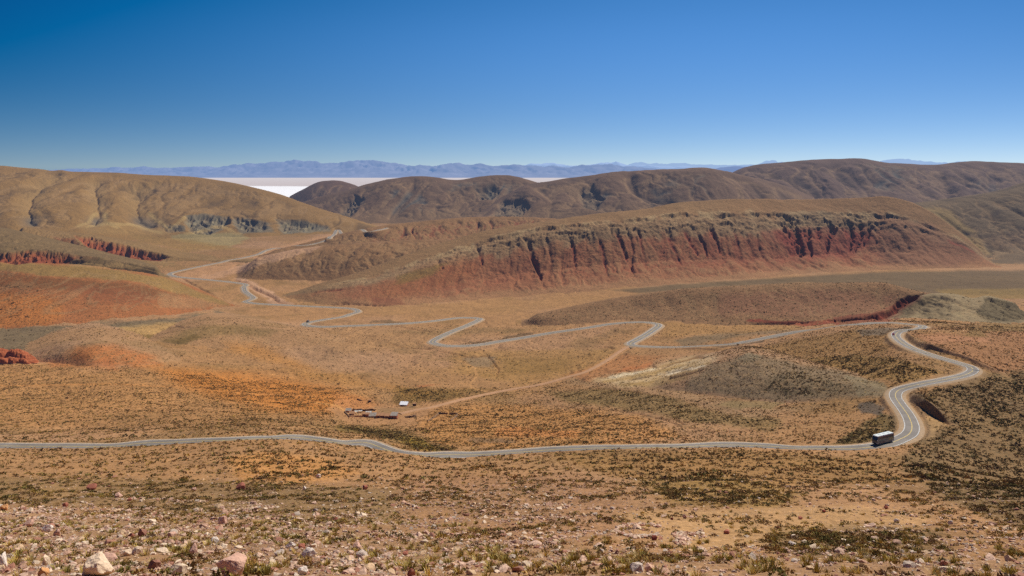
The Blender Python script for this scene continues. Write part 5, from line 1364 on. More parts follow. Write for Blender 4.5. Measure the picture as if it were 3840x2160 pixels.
BOULD = [
 (337,1838,36,20,'rust','flat topped reddish boulder standing alone on the left of the scrub slope'),
 (900,1836,38,20,'rust','rust boulder with a white top, alone in the scrub left of centre'),
 (725,1841,18,12,'pink','small pale pink boulder between the two lone rust boulders'),
 (441,1866,30,14,'pink','low broken pink rock below the flat topped reddish boulder'),
 (483,1879,16,10,'rust','small rust rock just right below the low broken pink rock'),
 (240,1903,20,16,'rust','pointed rust rock at the top edge of the left boulder field'),
 (831,1965,32,26,'pink','rounded pink boulder on the slope right of the boulder field'),
 (529,2014,30,28,'brown','dark brown cube shaped boulder in the boulder field'),
 (488,2018,26,18,'rust','rust boulder touching the left side of the brown cube shaped boulder'),
 (723,2088,28,48,'pink','tall standing pink boulder shaped like a tooth'),
 (507,2080,36,24,'cream','bright cream angular block left of the tooth shaped boulder'),
 (474,2086,32,22,'cream','cream wedge shaped rock leaning on the bright cream block'),
 (354,2166,116,66,'cream','biggest cream boulder cut by the bottom edge of the photo'),
 (392,2118,66,32,'pink','flat pink slab resting behind the biggest cream boulder'),
 (857,2160,112,56,'pink','wide grey pink boulder at the bottom edge left of centre'),
 (574,2134,44,28,'brown','brown angular rock between the two largest bottom boulders'),
 (168,2128,28,46,'cream','narrow upright cream rock in the bottom left corner area'),
 (171,1994,38,26,'white','pale peaked rock on the left of the boulder field'),
 (100,1976,38,22,'pink','wide pale pink rock near the left edge of the boulder field'),
 (209,2010,26,22,'pink','blocky pink rock right of the pale peaked rock'),
 (12,1912,28,18,'orange','orange tinted rock at the very left edge of the boulder field'),
 (2,2132,40,56,'white','tall whitish boulder cut by the left edge of the photo'),
 (801,2042,30,24,'white','whitish rock right above the tooth shaped boulder'),
 (637,2021,32,22,'pink','pink rubble rock right of the brown cube shaped boulder'),
 (663,2156,62,32,'cream','long tilted cream slab at the bottom edge'),
 (156,2160,38,26,'orange','orange brown block at the bottom left edge'),
 (1090,2055,38,20,'white','smooth white boulder in the rubble left of centre'),
 (1044,2090,34,26,'grey','pale grey leaning boulder below the smooth white boulder'),
 (1152,2093,50,30,'white','big white wedge boulder in the rubble near the centre'),
 (1130,2058,26,16,'rust','rust rock right behind the smooth white boulder'),
 (1340,2066,44,24,'pink','pink blocky boulder right of the big white wedge boulder'),
 (1355,2092,44,20,'grey','grey slab in front of the pink blocky boulder'),
 (1366,1836,20,15,'rust','rust rock with pale top on the middle of the slope'),
 (1193,1792,18,13,'white','small white boulder at the lower rim of the orange patch'),
 (1141,1837,12,12,'white','tiny white upright stone on the slope under the orange patch'),
 (1256,1952,18,12,'rust','flat rust stone on the middle slope'),
 (1519,2083,20,14,'rust','rust rock with a pale chip at the lower centre'),
 (1541,2166,32,28,'rust','rust boulder cut by the bottom edge near the centre'),
 (1133,2156,38,26,'white','whitish boulder at the bottom edge under the white wedge boulder'),
 (2570,1944,16,14,'pink','round pinkish boulder on the sandy hollow'),
 (2455,2026,24,15,'red','dark red boulder on the sandy hollow beside the ring of stones'),
 (2727,2003,24,12,'rust','flat rust boulder at the right part of the sandy hollow'),
 (2393,2144,50,26,'grey','broad grey pink boulder at the bottom edge right of centre'),
 (2438,2146,36,26,'pink','tilted slab leaning on the broad grey pink boulder'),
 (2520,1950,11,10,'red','small dark stone left of the round pinkish boulder'),
 (3325,1909,15,13,'red','dark stone with a pale top on the far sandy clearing'),
 (3364,1959,17,11,'grey','pale flat stone at the right of the sandy clearing'),
 (3091,1922,13,10,'red','dark red stone in the middle of the sandy clearing'),
 (2975,2047,28,13,'white','white rounded rock among dark bushes at lower right'),
 (3003,1948,18,9,'rust','flat rust stone at the left of the sandy clearing'),
 (2921,1986,16,9,'red','low dark red stone below the sandy clearing'),
 (3569,1966,18,12,'grey','pale stone in dense scrub at the lower right'),
]
LAND = []
for k_, (u, y, wpx, hpx, tint, lab) in enumerate(BOULD):
    p_ = grid_hit(u, min(y, 2230)); s_ = p_[1] / F
    o = bpy.data.objects.new('boulder', BM[k_ % len(BM)]); C.objects.link(o)
    hz = hpx * s_ * .60; wx_ = wpx * s_ * .52
    o.scale = (wx_, wx_ * random.uniform(.75, 1.0), hz)
    o.location = (p_[0], p_[1] + wx_ * .6, p_[2] + hz * .55)
    o.rotation_euler = (random.uniform(-.15, .15), random.uniform(-.15, .15), random.uniform(-.5, .5))
    c_ = alb(*STANDING_TINT[tint]) * random.uniform(.95, 1.08); o.color = (c_[0], c_[1], c_[2], 1)
    tag(o, lab, 'boulder')
    LAND.append((u, y - hpx / 2, ' '.join(lab.split()[:5]) if False else tint, p_))
SHORT = ['lone flat topped boulder','lone white topped boulder','small pink boulder','low broken rock','small rust rock','pointed rust rock','rounded pink boulder','brown cube boulder','rust boulder','tooth shaped boulder','bright cream block','cream wedge rock','biggest cream boulder','flat pink slab','wide bottom boulder','brown angular rock','upright cream rock','pale peaked rock','wide pale rock','blocky pink rock','orange tinted rock','left edge boulder','whitish rock','pink rubble rock','long cream slab','orange brown block','smooth white boulder','grey leaning boulder','white wedge boulder','rust rock','pink blocky boulder','grey slab','mid slope rust rock','small white boulder','tiny upright stone','flat rust stone','chipped rust rock','bottom rust boulder','bottom white boulder','round hollow boulder','dark red boulder','flat rust boulder','broad grey boulder','tilted slab','small dark stone','pale topped stone','pale flat stone','clearing red stone','white rounded rock','clearing rust stone','low red stone','pale scrub stone']
LU = np.array([l[0] for l in LAND], float); LY = np.array([l[1] for l in LAND], float)
def where_label(u, y, free):
    d = np.hypot(LU - u, (LY - y) * 1.6); k_ = int(np.argmin(d)); dx, dyy = u - LU[k_], (y - LY[k_]) * 1.6
    near = 'just ' if d[k_] < 38 else ('' if d[k_] < 120 else 'well ')
    if abs(dx) > abs(dyy): rel = 'right of' if dx > 0 else 'left of'
    else: rel = 'below' if dyy > 0 else 'above'
    return f'{near}{rel} the {SHORT[k_]}'

def dome_scrub(seed, n_, leaf, h=.75, spread=1.0, core=True):
    """irregular scrub: many small leaf faces through a low dome; unit radius"""
    r = np.random.default_rng(seed)
    th = r.random(n_) * 2 * np.pi; ph = np.arccos(1 - r.random(n_) * 1.05); rad = .55 + .45 * r.random(n_) ** .6
    lob = 1 + .28 * np.sin(th * r.integers(2, 4) + r.random() * 6) + .15 * np.sin(th * 5 + 1)
    P_ = np.stack([np.sin(ph) * np.cos(th) * rad * lob * spread, np.sin(ph) * np.sin(th) * rad * lob * spread, np.cos(ph) * rad * h * (.8 + .4 * r.random(n_)) + .05], 1)
    d_ = P_ / (np.linalg.norm(P_, axis=1)[:, None] + 1e-6) + r.normal(size=(n_, 3)) * .5 + np.array([0, 0, .35]); d_ /= np.linalg.norm(d_, axis=1)[:, None]
    s_ = np.cross(d_, r.normal(size=(n_, 3))); s_ /= np.linalg.norm(s_, axis=1)[:, None]
    L = leaf * (.7 + .6 * r.random((n_, 1)))
    a = P_ - s_ * L * .5; b = P_ + s_ * L * .5; c = P_ + d_ * L * 1.1
    co_ = np.stack([a, b, c], 1).reshape(-1, 3)
    fa = np.arange(n_ * 3).reshape(-1, 3)
    sh = (.6 + .6 * np.clip(co_[:, 2] / h, 0, 1)) * np.repeat(.8 + .4 * r.random(n_), 3)  # shade painted into the leaves, darker near the ground, plus random tone per leaf
    return co_, fa, sh
def tuft(seed, n_=44, h=1.0, lean=.55, wd=.05):
    r = np.random.default_rng(seed)
    th = r.random(n_) * 2 * np.pi; q = r.random(n_) ** .7
    base = np.stack([np.cos(th) * q * .35, np.sin(th) * q * .35, np.zeros(n_)], 1)
    out = np.stack([np.cos(th), np.sin(th), np.zeros(n_)], 1) * (lean * q[:, None] + r.normal(size=(n_, 1)) * .12)
    tip = base + out + np.array([0, 0, 1]) * (h * (.6 + .5 * r.random((n_, 1))))
    side = np.stack([-np.sin(th + r.normal(size=n_)), np.cos(th), np.zeros(n_)], 1) * wd
    mid = (base + tip) / 2 + np.array([0, 0, .1]) * h
    co_ = np.stack([base - side, base + side, mid - side * .7, mid + side * .7, tip], 1).reshape(-1, 3)
    i5 = np.arange(n_)[:, None] * 5
    fa = np.concatenate([i5 + np.array([[0, 1, 3]]), i5 + np.array([[0, 3, 2]]), i5 + np.array([[2, 3, 4]])], 0)
    sh = .55 + .6 * np.clip(co_[:, 2] / h, 0, 1)  # painted shade: blades darker towards the root
    return co_, fa, sh
SC_NEAR = [dome_scrub(400 + k_, 170, .20) for k_ in range(7)]
SC_FAR = [dome_scrub(440 + k_, 13, .8, .7) for k_ in range(10)]
TUFTS = [tuft(480 + k_) for k_ in range(6)]
def proto_mesh(name, tri, mat, white=True):
    co_, fa = tri[0], tri[1]; sh = tri[2] if len(tri) > 2 else np.ones(len(co_))
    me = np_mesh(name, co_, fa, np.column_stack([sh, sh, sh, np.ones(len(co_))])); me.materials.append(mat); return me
def sample_grid(A, u, Y):
    cf = np.clip(np.round((u - UC[0]) / DU).astype(int), 0, NC - 1)
    out = np.zeros(len(u)); o_ = np.argsort(cf, kind='stable'); s_ = cf[o_]; b_ = np.searchsorted(s_, np.arange(NC + 1))
    for q in np.unique(s_):
        id_ = o_[b_[q]:b_[q + 1]]
        out[id_] = np.interp(Y[id_], YV[q], A[q])
    return out
def scatter(n_, Y0, Y1, power=2.0):
    u = RNG.uniform(-400, 4240, n_); Y = (RNG.random(n_) * (Y1 ** power - Y0 ** power) + Y0 ** power) ** (1 / power)
    return u, Y
def bake(name, protos, X, Y, Zg, rad, hz, rot, cols, mat, tilt=0.0):
    """one mesh out of many transformed copies (ground cover nobody could count)"""
    which = RNG.integers(0, len(protos), len(X)); V, Fa, Cc = [], [], []; off = 0
    for k_, pr in enumerate(protos):
        id_ = np.nonzero(which == k_)[0]
        if not len(id_): continue
        co_, fa = pr[0], pr[1]; sh = pr[2] if len(pr) > 2 else np.ones(len(co_))
        c_, s_ = np.cos(rot[id_])[:, None], np.sin(rot[id_])[:, None]
        lx, ly, lz = co_[:, 0][None] * rad[id_][:, None], co_[:, 1][None] * rad[id_][:, None], co_[:, 2][None] * hz[id_][:, None]
        v = np.stack([lx * c_ - ly * s_ + X[id_][:, None], lx * s_ + ly * c_ + Y[id_][:, None], lz + Zg[id_][:, None]], -1)
        V.append(v.reshape(-1, 3))
        n_ = len(co_)
        Fa.append((fa[None] + (np.arange(len(id_)) * n_)[:, None, None] + off).reshape(-1, 3)); off += n_ * len(id_)
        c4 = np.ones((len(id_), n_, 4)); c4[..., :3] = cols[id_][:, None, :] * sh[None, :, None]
        Cc.append(c4.reshape(-1, 4))
    me = np_mesh(name, np.concatenate(V), np.concatenate(Fa), np.concatenate(Cc)); return link(name, me, mat)

# ---- shrubs
SHCOL = np.array([alb(124,104,50), alb(112,102,46), alb(146,114,62), alb(176,138,80), alb(132,102,68), alb(182,150,72)])
SHNAME = ['dark olive', 'dark green', 'dull brown green', 'straw olive', 'grey brown', 'yellowish']
bush_list = [(1876,1541,1.9),(1862,1557,2.1),(1918,1558,1.5),(1846,1536,1.5),(1722,1569,1.6),(2008,1549,1.4),(1829,1549,1.3),(1782,1557,1.2),(1744,1558,1.2),
             (2197,1662,1.5),(2254,1664,1.3),(469,1637,1.6),(494,1637,1.5),(340,1647,1.4),(94,1647,1.6),(544,1634,1.1),(189,1634,1.0),(1558,1569,1.5),(1694,1532,2.3),
             (2316,1633,1.2),(3345,1590,1.8),(3346,1605,1.8),(3340,1570,1.5),(3180,1655,1.6),(3150,1657,1.5),(3265,1645,1.6),(3240,1652,1.4),(3395,1430,1.6),(3100,1660,1.5),(3290,1640,1.3)]
bush_label = ['largest dark bush of the clump right of the empty corral','dark bush in front of the largest one right of the empty corral','dark bush at the right end of the clump beside the corral',
 'dark bush at the left end of the clump beside the corral','dark bush at the lower right corner of the empty corral','dark bush farthest right on the sandy ground past the corral',
 'dark bush between the corral and the clump of bushes','small dark bush close to the right corral wall','small dark bush touching the right corral wall',
 'dark roadside bush above the straight road, right of the dip','dark bush right next to the roadside bush above the straight road','left bush of the dark pair on the far side of the left road',
 'right bush of the dark pair on the far side of the left road','yellow green bush above the road at the far left','dark bush above the road near the left edge',
 'small dark bush right of the dark pair above the left road','small yellowish bush alone above the left road','dark bush between the ruined wall and the corral','low brown brush heap on the bare farmyard above the corral',
 'dark bush on the sandy ground above the straight road','upper dark green bush inside the bus bend','dark green bush below the upper one inside the bus bend','topmost green bush inside the bus bend',
 'dark green roadside bush left of the coach','dark green bush two places left of the coach','dark bush right behind the coach front','dark bush just left of the coach front','yellow green bush beside the upper end of the lower bend',
 'dark green bush farthest left in the row before the coach','dark bush hidden partly behind the coach']
NEAR_ME = [proto_mesh('shrub', t_, M_LEAF) for t_ in SC_NEAR]
for (u, y, r_), lab in zip(bush_list, bush_label):
    p_ = grid_hit(u, y); o = bpy.data.objects.new('bush', random.choice(NEAR_ME)); C.objects.link(o)
    o.location = (p_[0], p_[1], p_[2] - .1); o.scale = (r_, r_ * .9, r_ * 1.05); o.rotation_euler = (0, 0, random.random() * 6.3)
    c_ = alb(150,130,50) if 'yellow' in lab else (alb(104,84,48) if 'heap' in lab else alb(78,76,30)); o.color = (*c_, 1)
    if 'heap' in lab: o.scale = (r_ * 1.2, r_, .8)
    tag(o, lab, 'bush')
uA, YA = scatter(33000, 31, 190, 1.7); uB, YB = scatter(365000, 190, 780, 1.8); uC_, YC_ = scatter(60000, 780, 1250)
uD = RNG.uniform(2840, 3560, 3200); YD = RNG.uniform(44, 80, 3200)
us, Ys = np.concatenate([uA, uB, uC_, uD]), np.concatenate([YA, YB, YC_, YD])
vg = sample_grid(VEG, us, Ys); dr = sample_grid(DROAD, us, Ys); dtk = sample_grid(DTRACK, us, Ys); hd = sample_grid(HID.astype(float), us, Ys)
Xs = (us - CX) / F * Ys
cl = fbm(Xs / 16, Ys / 16, 3, 701); cl2 = fbm(Xs / 60, Ys / 60, 2, 705)
pr_ = (np.clip(vg * (.62 + .55 * cl + .35 * cl2), 0, 1) + .05 * (vg > .02)) * (.5 + .5 * sstep(330, 480, Ys))
pr_ = np.where(Ys < 190, np.clip(.10 + .5 * cl * (.4 + vg) + .55 * (vg - .1), .02, .9), pr_)
thk = np.zeros(len(us), bool); thk[-len(uD):] = True
_tz = HY - F * ground_z(Xs[-len(uD):], YD) / YD
_te = np.hypot((uD - 3190 - 90 * fbm(uD / 160, _tz / 40, 2, 711)) / 330, (_tz - 2038 - .06 * (uD - 3190) * 0 - 22 * fbm(uD / 120, _tz / 30, 3, 715)) / 40)
pr_[-len(uD):] = np.clip(1.25 - _te, 0, 1) * np.clip(.62 + 1.3 * fbm(Xs[-len(uD):] / 3.5, YD / 3.5, 3, 719), 0, 1)
keep = (RNG.random(len(us)) < pr_) & (dr > 5.5) & (dtk > 3.2)
us, Ys, Xs, vg, cl = us[keep], Ys[keep], Xs[keep], vg[keep], cl[keep]
Zs = ground_z(Xs, Ys)
rs = (.20 + .36 * RNG.random(len(us)) ** 1.8) * (1 + .3 * np.clip(cl, 0, 1)); rs *= np.where(Ys < 130, .72, 1.0) * np.where(vg > .72, 1.25, 1) * np.where(RNG.random(len(us)) < .06, 1.55, 1)
rs = np.where(Ys > 780, rs * 1.35, rs)
ci = np.clip((RNG.random(len(us)) * 6).astype(int), 0, 5); gz = RNG.random(len(us)) < np.clip(vg - .5, 0, 1); ci = np.where(gz, RNG.integers(0, 2, len(us)), ci)
ys_ = HY - F * Zs / Ys
size = rs / Ys; size[(us < 5) | (us > 3835) | (ys_ > 2150)] = 0
top = np.argsort(-size)[:270]; rest = np.ones(len(us), bool); rest[top] = False
def sizeword(r_, a, b): return 'small' if r_ < a else ('broad' if r_ > b else 'mid sized')
for k_ in top:
    o = bpy.data.objects.new('shrub', NEAR_ME[k_ % len(NEAR_ME)]); C.objects.link(o)
    o.location = (Xs[k_], Ys[k_], Zs[k_] - .04); o.scale = (rs[k_], rs[k_], rs[k_] * random.uniform(.7, 1.0)); o.rotation_euler = (0, 0, random.random() * 6.3)
    c_ = SHCOL[ci[k_]] * random.uniform(.85, 1.2) * (.7 if vg[k_] > .72 else 1); o.color = (*c_, 1)
    tag(o, f'{sizeword(rs[k_], .42, .62)} {SHNAME[ci[k_]]} shrub {where_label(us[k_], ys_[k_], 0)}', 'shrub', 'low shrubs on the stony foreground slope')
nr_ = rest & (Ys < 190); fr_ = rest & (Ys >= 190)
dk_ = (1 - .26 * sstep(.5, .95, vg))[:, None]
cols = SHCOL[ci] * (.75 + .5 * RNG.random((len(us), 1))) * dk_
SC_MID = [dome_scrub(470 + k_, 60, .34) for k_ in range(6)]
o = bake('scrub', SC_MID, Xs[nr_], Ys[nr_], Zs[nr_] - .04, rs[nr_], rs[nr_] * .85, RNG.random(nr_.sum()) * 6.3, cols[nr_], M_LEAF); tag(o, 'small scattered scrub plants covering the stony slope in the foreground', 'scrub', kind='stuff')
o = bake('scrub', SC_FAR, Xs[fr_], Ys[fr_], Zs[fr_] - .06, rs[fr_], rs[fr_] * .95, RNG.random(fr_.sum()) * 6.3, cols[fr_], M_LEAF); tag(o, 'countless dark scrub plants dotting the valley plain and lower slopes', 'scrub', kind='stuff')

# ---- grass tufts on the near slope
GR = np.array([alb(222,188,104), alb(198,170,84), alb(232,204,130), alb(178,158,80)]); GRN = ['straw yellow', 'green yellow', 'pale straw', 'dull green']
uG, YG = scatter(15000, 31, 105)
XG = (uG - CX) / F * YG; yG = HY - F * ground_z(XG, YG) / YG
pg = np.clip(.10 + .7 * fbm(XG / 5, YG / 5, 3, 741), 0, .9) * np.where(yG > 1960, 1, .35); pg *= np.where((uG > 1800) & (yG < 2060), .3, 1); pg = np.where((uG > 1450) & (uG < 2500) & (yG > 2085), np.clip(pg * 1.2 + .1, 0, .85), pg)
kg = RNG.random(len(uG)) < pg; uG, YG, XG, yG = uG[kg], YG[kg], XG[kg], yG[kg]; ZG = ground_z(XG, YG)
rG = .20 + .22 * RNG.random(len(uG)); cG = RNG.integers(0, 4, len(uG))
szG = rG / YG; szG[(yG > 2165) | (uG < 0) | (uG > 3840)] = 0
topG = np.argsort(-szG)[:180]; restG = np.ones(len(uG), bool); restG[topG] = False
TUFT_ME = [proto_mesh('grass_tuft', t_, M_LEAF) for t_ in TUFTS]
for k_ in topG:
    o = bpy.data.objects.new('grass_tuft', TUFT_ME[k_ % len(TUFT_ME)]); C.objects.link(o)
    o.location = (XG[k_], YG[k_], ZG[k_] - .03); o.scale = (rG[k_] * 1.3, rG[k_] * 1.3, rG[k_]); o.rotation_euler = (0, 0, random.random() * 6.3)
    o.color = (*(GR[cG[k_]] * random.uniform(.9, 1.15)), 1)
    tag(o, f'{GRN[cG[k_]]} grass tuft {where_label(uG[k_], yG[k_], 0)}', 'grass tuft', 'grass tufts among the foreground rocks')
o = bake('grass', TUFTS, XG[restG], YG[restG], ZG[restG] - .03, rG[restG] * 1.3, rG[restG], RNG.random(restG.sum()) * 6.3, GR[cG[restG]], M_LEAF); tag(o, 'dry yellow grass growing between the stones of the near slope', 'grass', kind='stuff')

# ---- stones
RCOL = np.array([alb(216,178,150), alb(230,202,170), alb(200,158,130), alb(172,120,96), alb(216,180,140), alb(200,178,156)])
RNAME = ['pink', 'cream', 'dusty pink', 'rust', 'tan', 'grey']
uR, YR = scatter(232000, 30, 200, 1.45)
XR = (uR - CX) / F * YR; zR = ground_z(XR, YR); yR = HY - F * zR / YR
f1 = fbm(XR / 9, YR / 9, 3, 761)
d1 = sstep(1880, 2010, yR + 90 * f1 - np.clip(uR - 900, 0, 900) * .06) * (1 - .55 * sstep(1500, 2200, uR))
d2 = sstep(2060, 2120, yR + 60 * f1) * .30
d3 = .30 * np.exp(-((uR - 1850) / 420) ** 2 - ((yR - 1900) / 70) ** 2)
pR = np.clip(np.maximum(np.maximum(d1, d2), d3) * (.70 + .9 * f1) + .035, 0, 1)
hollow = np.exp(-((uR - 2800) / 480) ** 4 - ((yR - 1980) / 75) ** 4); pR *= 1 - .9 * hollow
kR = RNG.random(len(uR)) < pR
uR, YR, XR, zR, yR = uR[kR], YR[kR], XR[kR], zR[kR], yR[kR]
# the ring of stones in the hollow
ru, ry = [], []
for k_ in range(330):
    a = random.uniform(.55, 5.6); ru.append(2400 + 85 * math.cos(a) + random.gauss(0, 4)); ry.append(1990 - 24 * math.sin(a) + random.gauss(0, 2.2))
for k_ in range(140): ru.append(random.gauss(2556, 14)); ry.append(random.uniform(1998, 2045))
for k_ in range(70): ru.append(random.uniform(2530, 2640)); ry.append(random.gauss(2004, 5))
RP = np.array([grid_hit(a, b) for a, b in zip(ru, ry)])
XR = np.concatenate([XR, RP[:, 0]]); YR = np.concatenate([YR, RP[:, 1]]); zR = np.concatenate([zR, RP[:, 2]]); uR = np.concatenate([uR, ru]); yR = np.concatenate([yR, ry])
sR = .035 + .12 * RNG.random(len(uR)) ** 3.2 + (RNG.random(len(uR)) < .05) * RNG.random(len(uR)) * .24
sR *= np.clip(.55 + YR / 120, .7, 1.5); sR[-len(RP):] = .10 + .12 * RNG.random(len(RP))
cR = RNG.choice(6, len(uR), p=[.24, .16, .23, .15, .14, .08])
szR = sR / YR; szR[(yR > 2160) | (uR < 0) | (uR > 3840)] = 0
topR = np.argsort(-szR)[:245]; restR = np.ones(len(uR), bool); restR[topR] = False
ROCK_ME = [proto_mesh('rock', t_, M_ROCK) for t_ in ROCKS]
for k_ in topR:
    o = bpy.data.objects.new('rock', ROCK_ME[k_ % len(ROCK_ME)]); C.objects.link(o)
    o.location = (XR[k_], YR[k_], zR[k_] + sR[k_] * .12); o.scale = (sR[k_] * random.uniform(.9, 1.4), sR[k_], sR[k_] * random.uniform(.55, .9))
    o.rotation_euler = (random.uniform(-.4, .4), random.uniform(-.4, .4), random.random() * 6.3)
    o.color = (*(RCOL[cR[k_]] * random.uniform(.9, 1.1)), 1)
    tag(o, f'{sizeword(sR[k_], .16, .26)} {RNAME[cR[k_]]} rock {where_label(uR[k_], yR[k_], 0)}', 'rock', 'loose rocks on the foreground slope')
cc_ = RCOL[cR] * (.72 + .45 * RNG.random((len(uR), 1)))
o = bake('gravel', SROCKS, XR[restR], YR[restR], zR[restR] + sR[restR] * .08, sR[restR], sR[restR] * .75, RNG.random(restR.sum()) * 6.3, cc_[restR], M_ROCK)
tag(o, 'pinkish stones and rubble strewn over the near slope', 'gravel', kind='stuff')
#@@OBJ_END


# ------------------------------------------------------------------ salt flat and far mountains
def salt_flat():
    m, nt = new_mat('salt_crust'); N = nt.nodes.new; LK = nt.links.new
    geo = N('ShaderNodeNewGeometry')
    sp = N('ShaderNodeSeparateXYZ'); LK(geo.outputs['Position'], sp.inputs[0])
    mp = N('ShaderNodeMapping'); mp.inputs['Scale'].default_value = (.00012, .0006, 0); LK(geo.outputs['Position'], mp.inputs['Vector'])
    nz = N('ShaderNodeTexNoise'); nz.inputs['Scale'].default_value = 1.; nz.inputs['Detail'].default_value = 5; LK(mp.outputs[0], nz.inputs['Vector'])
    ma = N('ShaderNodeMath'); ma.operation = 'MULTIPLY_ADD'; LK(nz.outputs['Fac'], ma.inputs[0]); ma.inputs[1].default_value = 5000; LK(sp.outputs['Y'], ma.inputs[2])
    r = N('ShaderNodeMapRange'); r.inputs[1].default_value = 28300; r.inputs[2].default_value = 30300; LK(ma.outputs[0], r.inputs[0])
    cr = N('ShaderNodeMix'); cr.data_type = 'RGBA'; LK(r.outputs[0], cr.inputs[0])
    cr.inputs[6].default_value = (.93, .92, .90, 1); cr.inputs[7].default_value = (.40, .30, .27, 1)
    bs = N('ShaderNodeBsdfPrincipled'); bs.inputs['Roughness'].default_value = .95; LK(cr.outputs[2], bs.inputs['Base Color'])
    out = N('ShaderNodeOutputMaterial'); LK(add_haze(nt, bs.outputs[0], 60000, (.80, .80, .86, 1)), out.inputs[0])  # brighter haze glow painted over the salt to whiten it
    n_ = 40
    xs = np.linspace(-70000, 70000, n_); ys_ = np.linspace(11500, 110000, n_)
    X, Y = np.meshgrid(xs, ys_); V = np.stack([X, Y, np.full_like(X, -700)], -1).reshape(-1, 3)
    ix = np.arange(n_ * n_).reshape(n_, n_)
    q = np.stack([ix[:-1, :-1], ix[:-1, 1:], ix[1:, 1:], ix[1:, :-1]], -1).reshape(-1, 4)
    o = link('salt_flat', np_mesh('salt_flat', V, q), m); tag(o, 'white salt flat with pinkish far shore beyond the hills', kind='structure')
salt_flat()

def mountains(crest, Y0, depth, label, seed, L, haze, rough=1.0, snow=False, col=(120,92,76)):
    u = np.array([p[0] for p in crest], float); y = np.array([p[1] for p in crest], float)
    nc, nr = 900, 60
    uu = np.linspace(u[0], u[-1], nc)
    yc = pchip1(u, y, uu)
    t = np.linspace(0, 1.35, nr)
    U, T = np.meshgrid(uu, t, indexing='ij')
    Y = Y0 + depth * T; X = (U - CX) / F * Y
    Yc = Y0 + depth
    zc = -(yc - HY) / F * Yc
    hgt = np.maximum(zc + 700, 0)[:, None]
    ed = np.minimum(1, np.minimum((U - u[0]) / 60, (u[-1] - U) / 60)); ed = np.clip(ed, 0, 1)
    prof = np.where(T <= 1, T ** 1.25, 1 - (T - 1) * 1.4)
    g = ridged(X / 2600 + .5 * fbm(X / 5000, Y / 5000, 2, seed), Y / 5200, 4, seed + 3)
    Zm = -705 + hgt * ed * np.clip(prof - (g - .55) * .75 * np.clip(T * 2, 0, 1) * np.clip((1.12 - T) * 3, .05, 1) * np.clip(T + .1, 0, 1), 0, 2)
    Zm += fbm(X / 900, Y / 900, 4, seed + 9) * 26 * rough * np.clip(T * 2, 0, 1)
    ix = np.arange(nc * nr).reshape(nc, nr)
    q = np.stack([ix[:-1, :-1], ix[1:, :-1], ix[1:, 1:], ix[:-1, 1:]], -1).reshape(-1, 4)
    cc = np.ones((nc, nr, 4)); cc[..., :3] = alb(*col)
    cc[..., :3] *= (1 + .25 * fbm(X / 1500, Y / 1500, 3, seed + 5))[..., None]
    if snow:
        w = sstep(.80, .92, T) * (1 - sstep(1.2, 1.3, T)); cc[..., :3] += (np.array([.9, .9, .95]) - cc[..., :3]) * w[..., None]
    m, nt = new_mat('far_mountain_rock'); N = nt.nodes.new; LK = nt.links.new
    at = N('ShaderNodeAttribute'); at.attribute_name = 'Col'
    bs = N('ShaderNodeBsdfPrincipled'); bs.inputs['Roughness'].default_value = 1; LK(at.outputs['Color'], bs.inputs['Base Color'])
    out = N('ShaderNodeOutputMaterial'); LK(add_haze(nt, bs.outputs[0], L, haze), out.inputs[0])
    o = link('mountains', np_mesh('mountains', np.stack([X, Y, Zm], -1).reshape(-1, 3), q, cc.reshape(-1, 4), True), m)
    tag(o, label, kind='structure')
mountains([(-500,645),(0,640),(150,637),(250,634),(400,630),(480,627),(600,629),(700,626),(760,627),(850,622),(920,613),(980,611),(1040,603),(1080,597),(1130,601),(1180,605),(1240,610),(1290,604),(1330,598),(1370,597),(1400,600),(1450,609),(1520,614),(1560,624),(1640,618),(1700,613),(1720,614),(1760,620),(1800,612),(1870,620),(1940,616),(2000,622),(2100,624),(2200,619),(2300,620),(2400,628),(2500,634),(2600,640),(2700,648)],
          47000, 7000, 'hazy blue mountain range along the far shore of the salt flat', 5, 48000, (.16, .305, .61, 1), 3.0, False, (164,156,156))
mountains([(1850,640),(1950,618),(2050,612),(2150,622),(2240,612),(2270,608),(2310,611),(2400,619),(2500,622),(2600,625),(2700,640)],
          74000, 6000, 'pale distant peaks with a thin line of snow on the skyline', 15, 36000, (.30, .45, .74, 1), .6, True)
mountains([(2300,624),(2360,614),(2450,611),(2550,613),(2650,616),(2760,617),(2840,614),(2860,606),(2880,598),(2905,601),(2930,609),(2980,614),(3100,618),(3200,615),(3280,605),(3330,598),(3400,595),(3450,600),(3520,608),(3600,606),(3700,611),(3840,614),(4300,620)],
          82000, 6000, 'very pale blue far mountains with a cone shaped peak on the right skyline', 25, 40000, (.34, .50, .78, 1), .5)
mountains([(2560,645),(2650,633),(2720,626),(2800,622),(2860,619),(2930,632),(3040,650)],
          52000, 5000, 'darker blue low hills behind the saddle of the skyline ridge', 35, 34000, (.20, .32, .60, 1), .6)

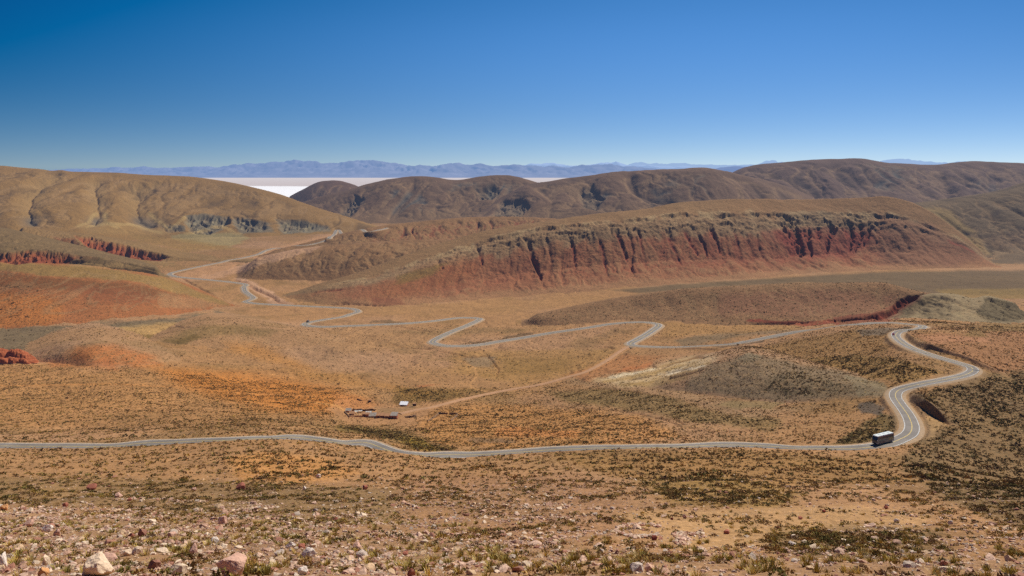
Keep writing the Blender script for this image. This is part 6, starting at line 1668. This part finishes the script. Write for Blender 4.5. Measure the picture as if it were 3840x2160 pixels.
# ------------------------------------------------------------------ light, sky, camera
SUN_AZ, SUN_EL = math.radians(45), math.radians(50)     # azimuth measured from straight ahead (+Y) to the right (+X)
sun = bpy.data.lights.new('sun', 'SUN'); sun.energy = 4.6; sun.angle = math.radians(.53); sun.color = (1, .95, .86)
so = bpy.data.objects.new('sun', sun); C.objects.link(so)
sd = Vector((math.sin(SUN_AZ) * math.cos(SUN_EL), math.cos(SUN_AZ) * math.cos(SUN_EL), math.sin(SUN_EL)))
so.rotation_euler = sd.to_track_quat('Z', 'Y').to_euler(); so.location = (0, 0, 500)
w = bpy.data.worlds.new('World'); bpy.context.scene.world = w; w.use_nodes = True
nt = w.node_tree; nt.nodes.clear()
sky = nt.nodes.new('ShaderNodeTexSky'); sky.sky_type = 'NISHITA'; sky.sun_disc = False
sky.sun_elevation = SUN_EL; sky.sun_rotation = SUN_AZ; sky.altitude = 3600; sky.air_density = .6; sky.dust_density = 0.0; sky.ozone_density = 6.0
def wn_(t, op=None, **k):
    n_ = nt.nodes.new(t)
    if op: n_.operation = op
    return n_
LKW = nt.links.new
# deep polarised blue: trim the red of the clear sky, darker away from the sun's side
tc = wn_('ShaderNodeTexCoord'); sx = wn_('ShaderNodeSeparateXYZ'); LKW(tc.outputs['Generated'], sx.inputs[0])
st = wn_('ShaderNodeMapRange'); st.interpolation_type = 'SMOOTHSTEP'; st.inputs[1].default_value = .0; st.inputs[2].default_value = .19; LKW(sx.outputs['Z'], st.inputs[0])
ga = wn_('ShaderNodeMath', 'MULTIPLY_ADD'); LKW(st.outputs[0], ga.inputs[0]); ga.inputs[1].default_value = .35; ga.inputs[2].default_value = .86
gb = wn_('ShaderNodeMath', 'MULTIPLY_ADD'); LKW(st.outputs[0], gb.inputs[0]); gb.inputs[1].default_value = .03; gb.inputs[2].default_value = .27
gf = wn_('ShaderNodeMath', 'MULTIPLY_ADD'); LKW(gb.outputs[0], gf.inputs[0]); LKW(sx.outputs['X'], gf.inputs[1]); LKW(ga.outputs[0], gf.inputs[2])
qx = wn_('ShaderNodeMath', 'MULTIPLY'); LKW(sx.outputs['X'], qx.inputs[0]); LKW(sx.outputs['X'], qx.inputs[1])
qa = wn_('ShaderNodeMath', 'MULTIPLY_ADD'); LKW(st.outputs[0], qa.inputs[0]); qa.inputs[1].default_value = -.75; qa.inputs[2].default_value = -.25
qf = wn_('ShaderNodeMath', 'MULTIPLY_ADD'); LKW(qx.outputs[0], qf.inputs[0]); LKW(qa.outputs[0], qf.inputs[1]); LKW(gf.outputs[0], qf.inputs[2])
cl_ = wn_('ShaderNodeClamp'); LKW(qf.outputs[0], cl_.inputs[0]); cl_.inputs[1].default_value = .6; cl_.inputs[2].default_value = 1.25
scv = wn_('ShaderNodeVectorMath', 'SCALE'); LKW(sky.outputs[0], scv.inputs[0]); LKW(cl_.outputs[0], scv.inputs['Scale'])
mu_ = wn_('ShaderNodeVectorMath', 'MULTIPLY_ADD'); LKW(scv.outputs[0], mu_.inputs[0]); mu_.inputs[1].default_value = (1.18, 1.04, 1.0); mu_.inputs[2].default_value = (-.84, -.34, .22)
tn = wn_('ShaderNodeMix'); tn.data_type = 'RGBA'; LKW(st.outputs[0], tn.inputs[0]); tn.inputs[6].default_value = (1.10, .99, .88, 1); tn.inputs[7].default_value = (1, 1.04, 1, 1)
mt_ = wn_('ShaderNodeVectorMath', 'MULTIPLY'); LKW(mu_.outputs[0], mt_.inputs[0]); LKW(tn.outputs[2], mt_.inputs[1])
mxv = wn_('ShaderNodeVectorMath', 'MAXIMUM'); LKW(mt_.outputs[0], mxv.inputs[0]); mxv.inputs[1].default_value = (0.02, .02, .02)
bg = wn_('ShaderNodeBackground'); bg.inputs['Strength'].default_value = .10
ow = wn_('ShaderNodeOutputWorld')
LKW(mxv.outputs[0], bg.inputs[0]); LKW(bg.outputs[0], ow.inputs[0])

cam = bpy.data.cameras.new('camera'); cam.sensor_width = 36; cam.lens = 36 * F / 3840.0
cam.shift_y = (HY - 1080) / 3840.0
cam.clip_start = .5; cam.clip_end = 400000
co = bpy.data.objects.new('camera', cam); C.objects.link(co); co.location = (0, 0, 0); co.rotation_euler = (math.pi / 2, 0, 0)
sc = bpy.context.scene; sc.camera = co
sc.render.engine = 'CYCLES'
sc.view_settings.view_transform = 'Standard'; sc.view_settings.look = 'None'; sc.view_settings.exposure = 0
sc.cycles.max_bounces = 4; sc.cycles.diffuse_bounces = 2; sc.cycles.use_denoising = False
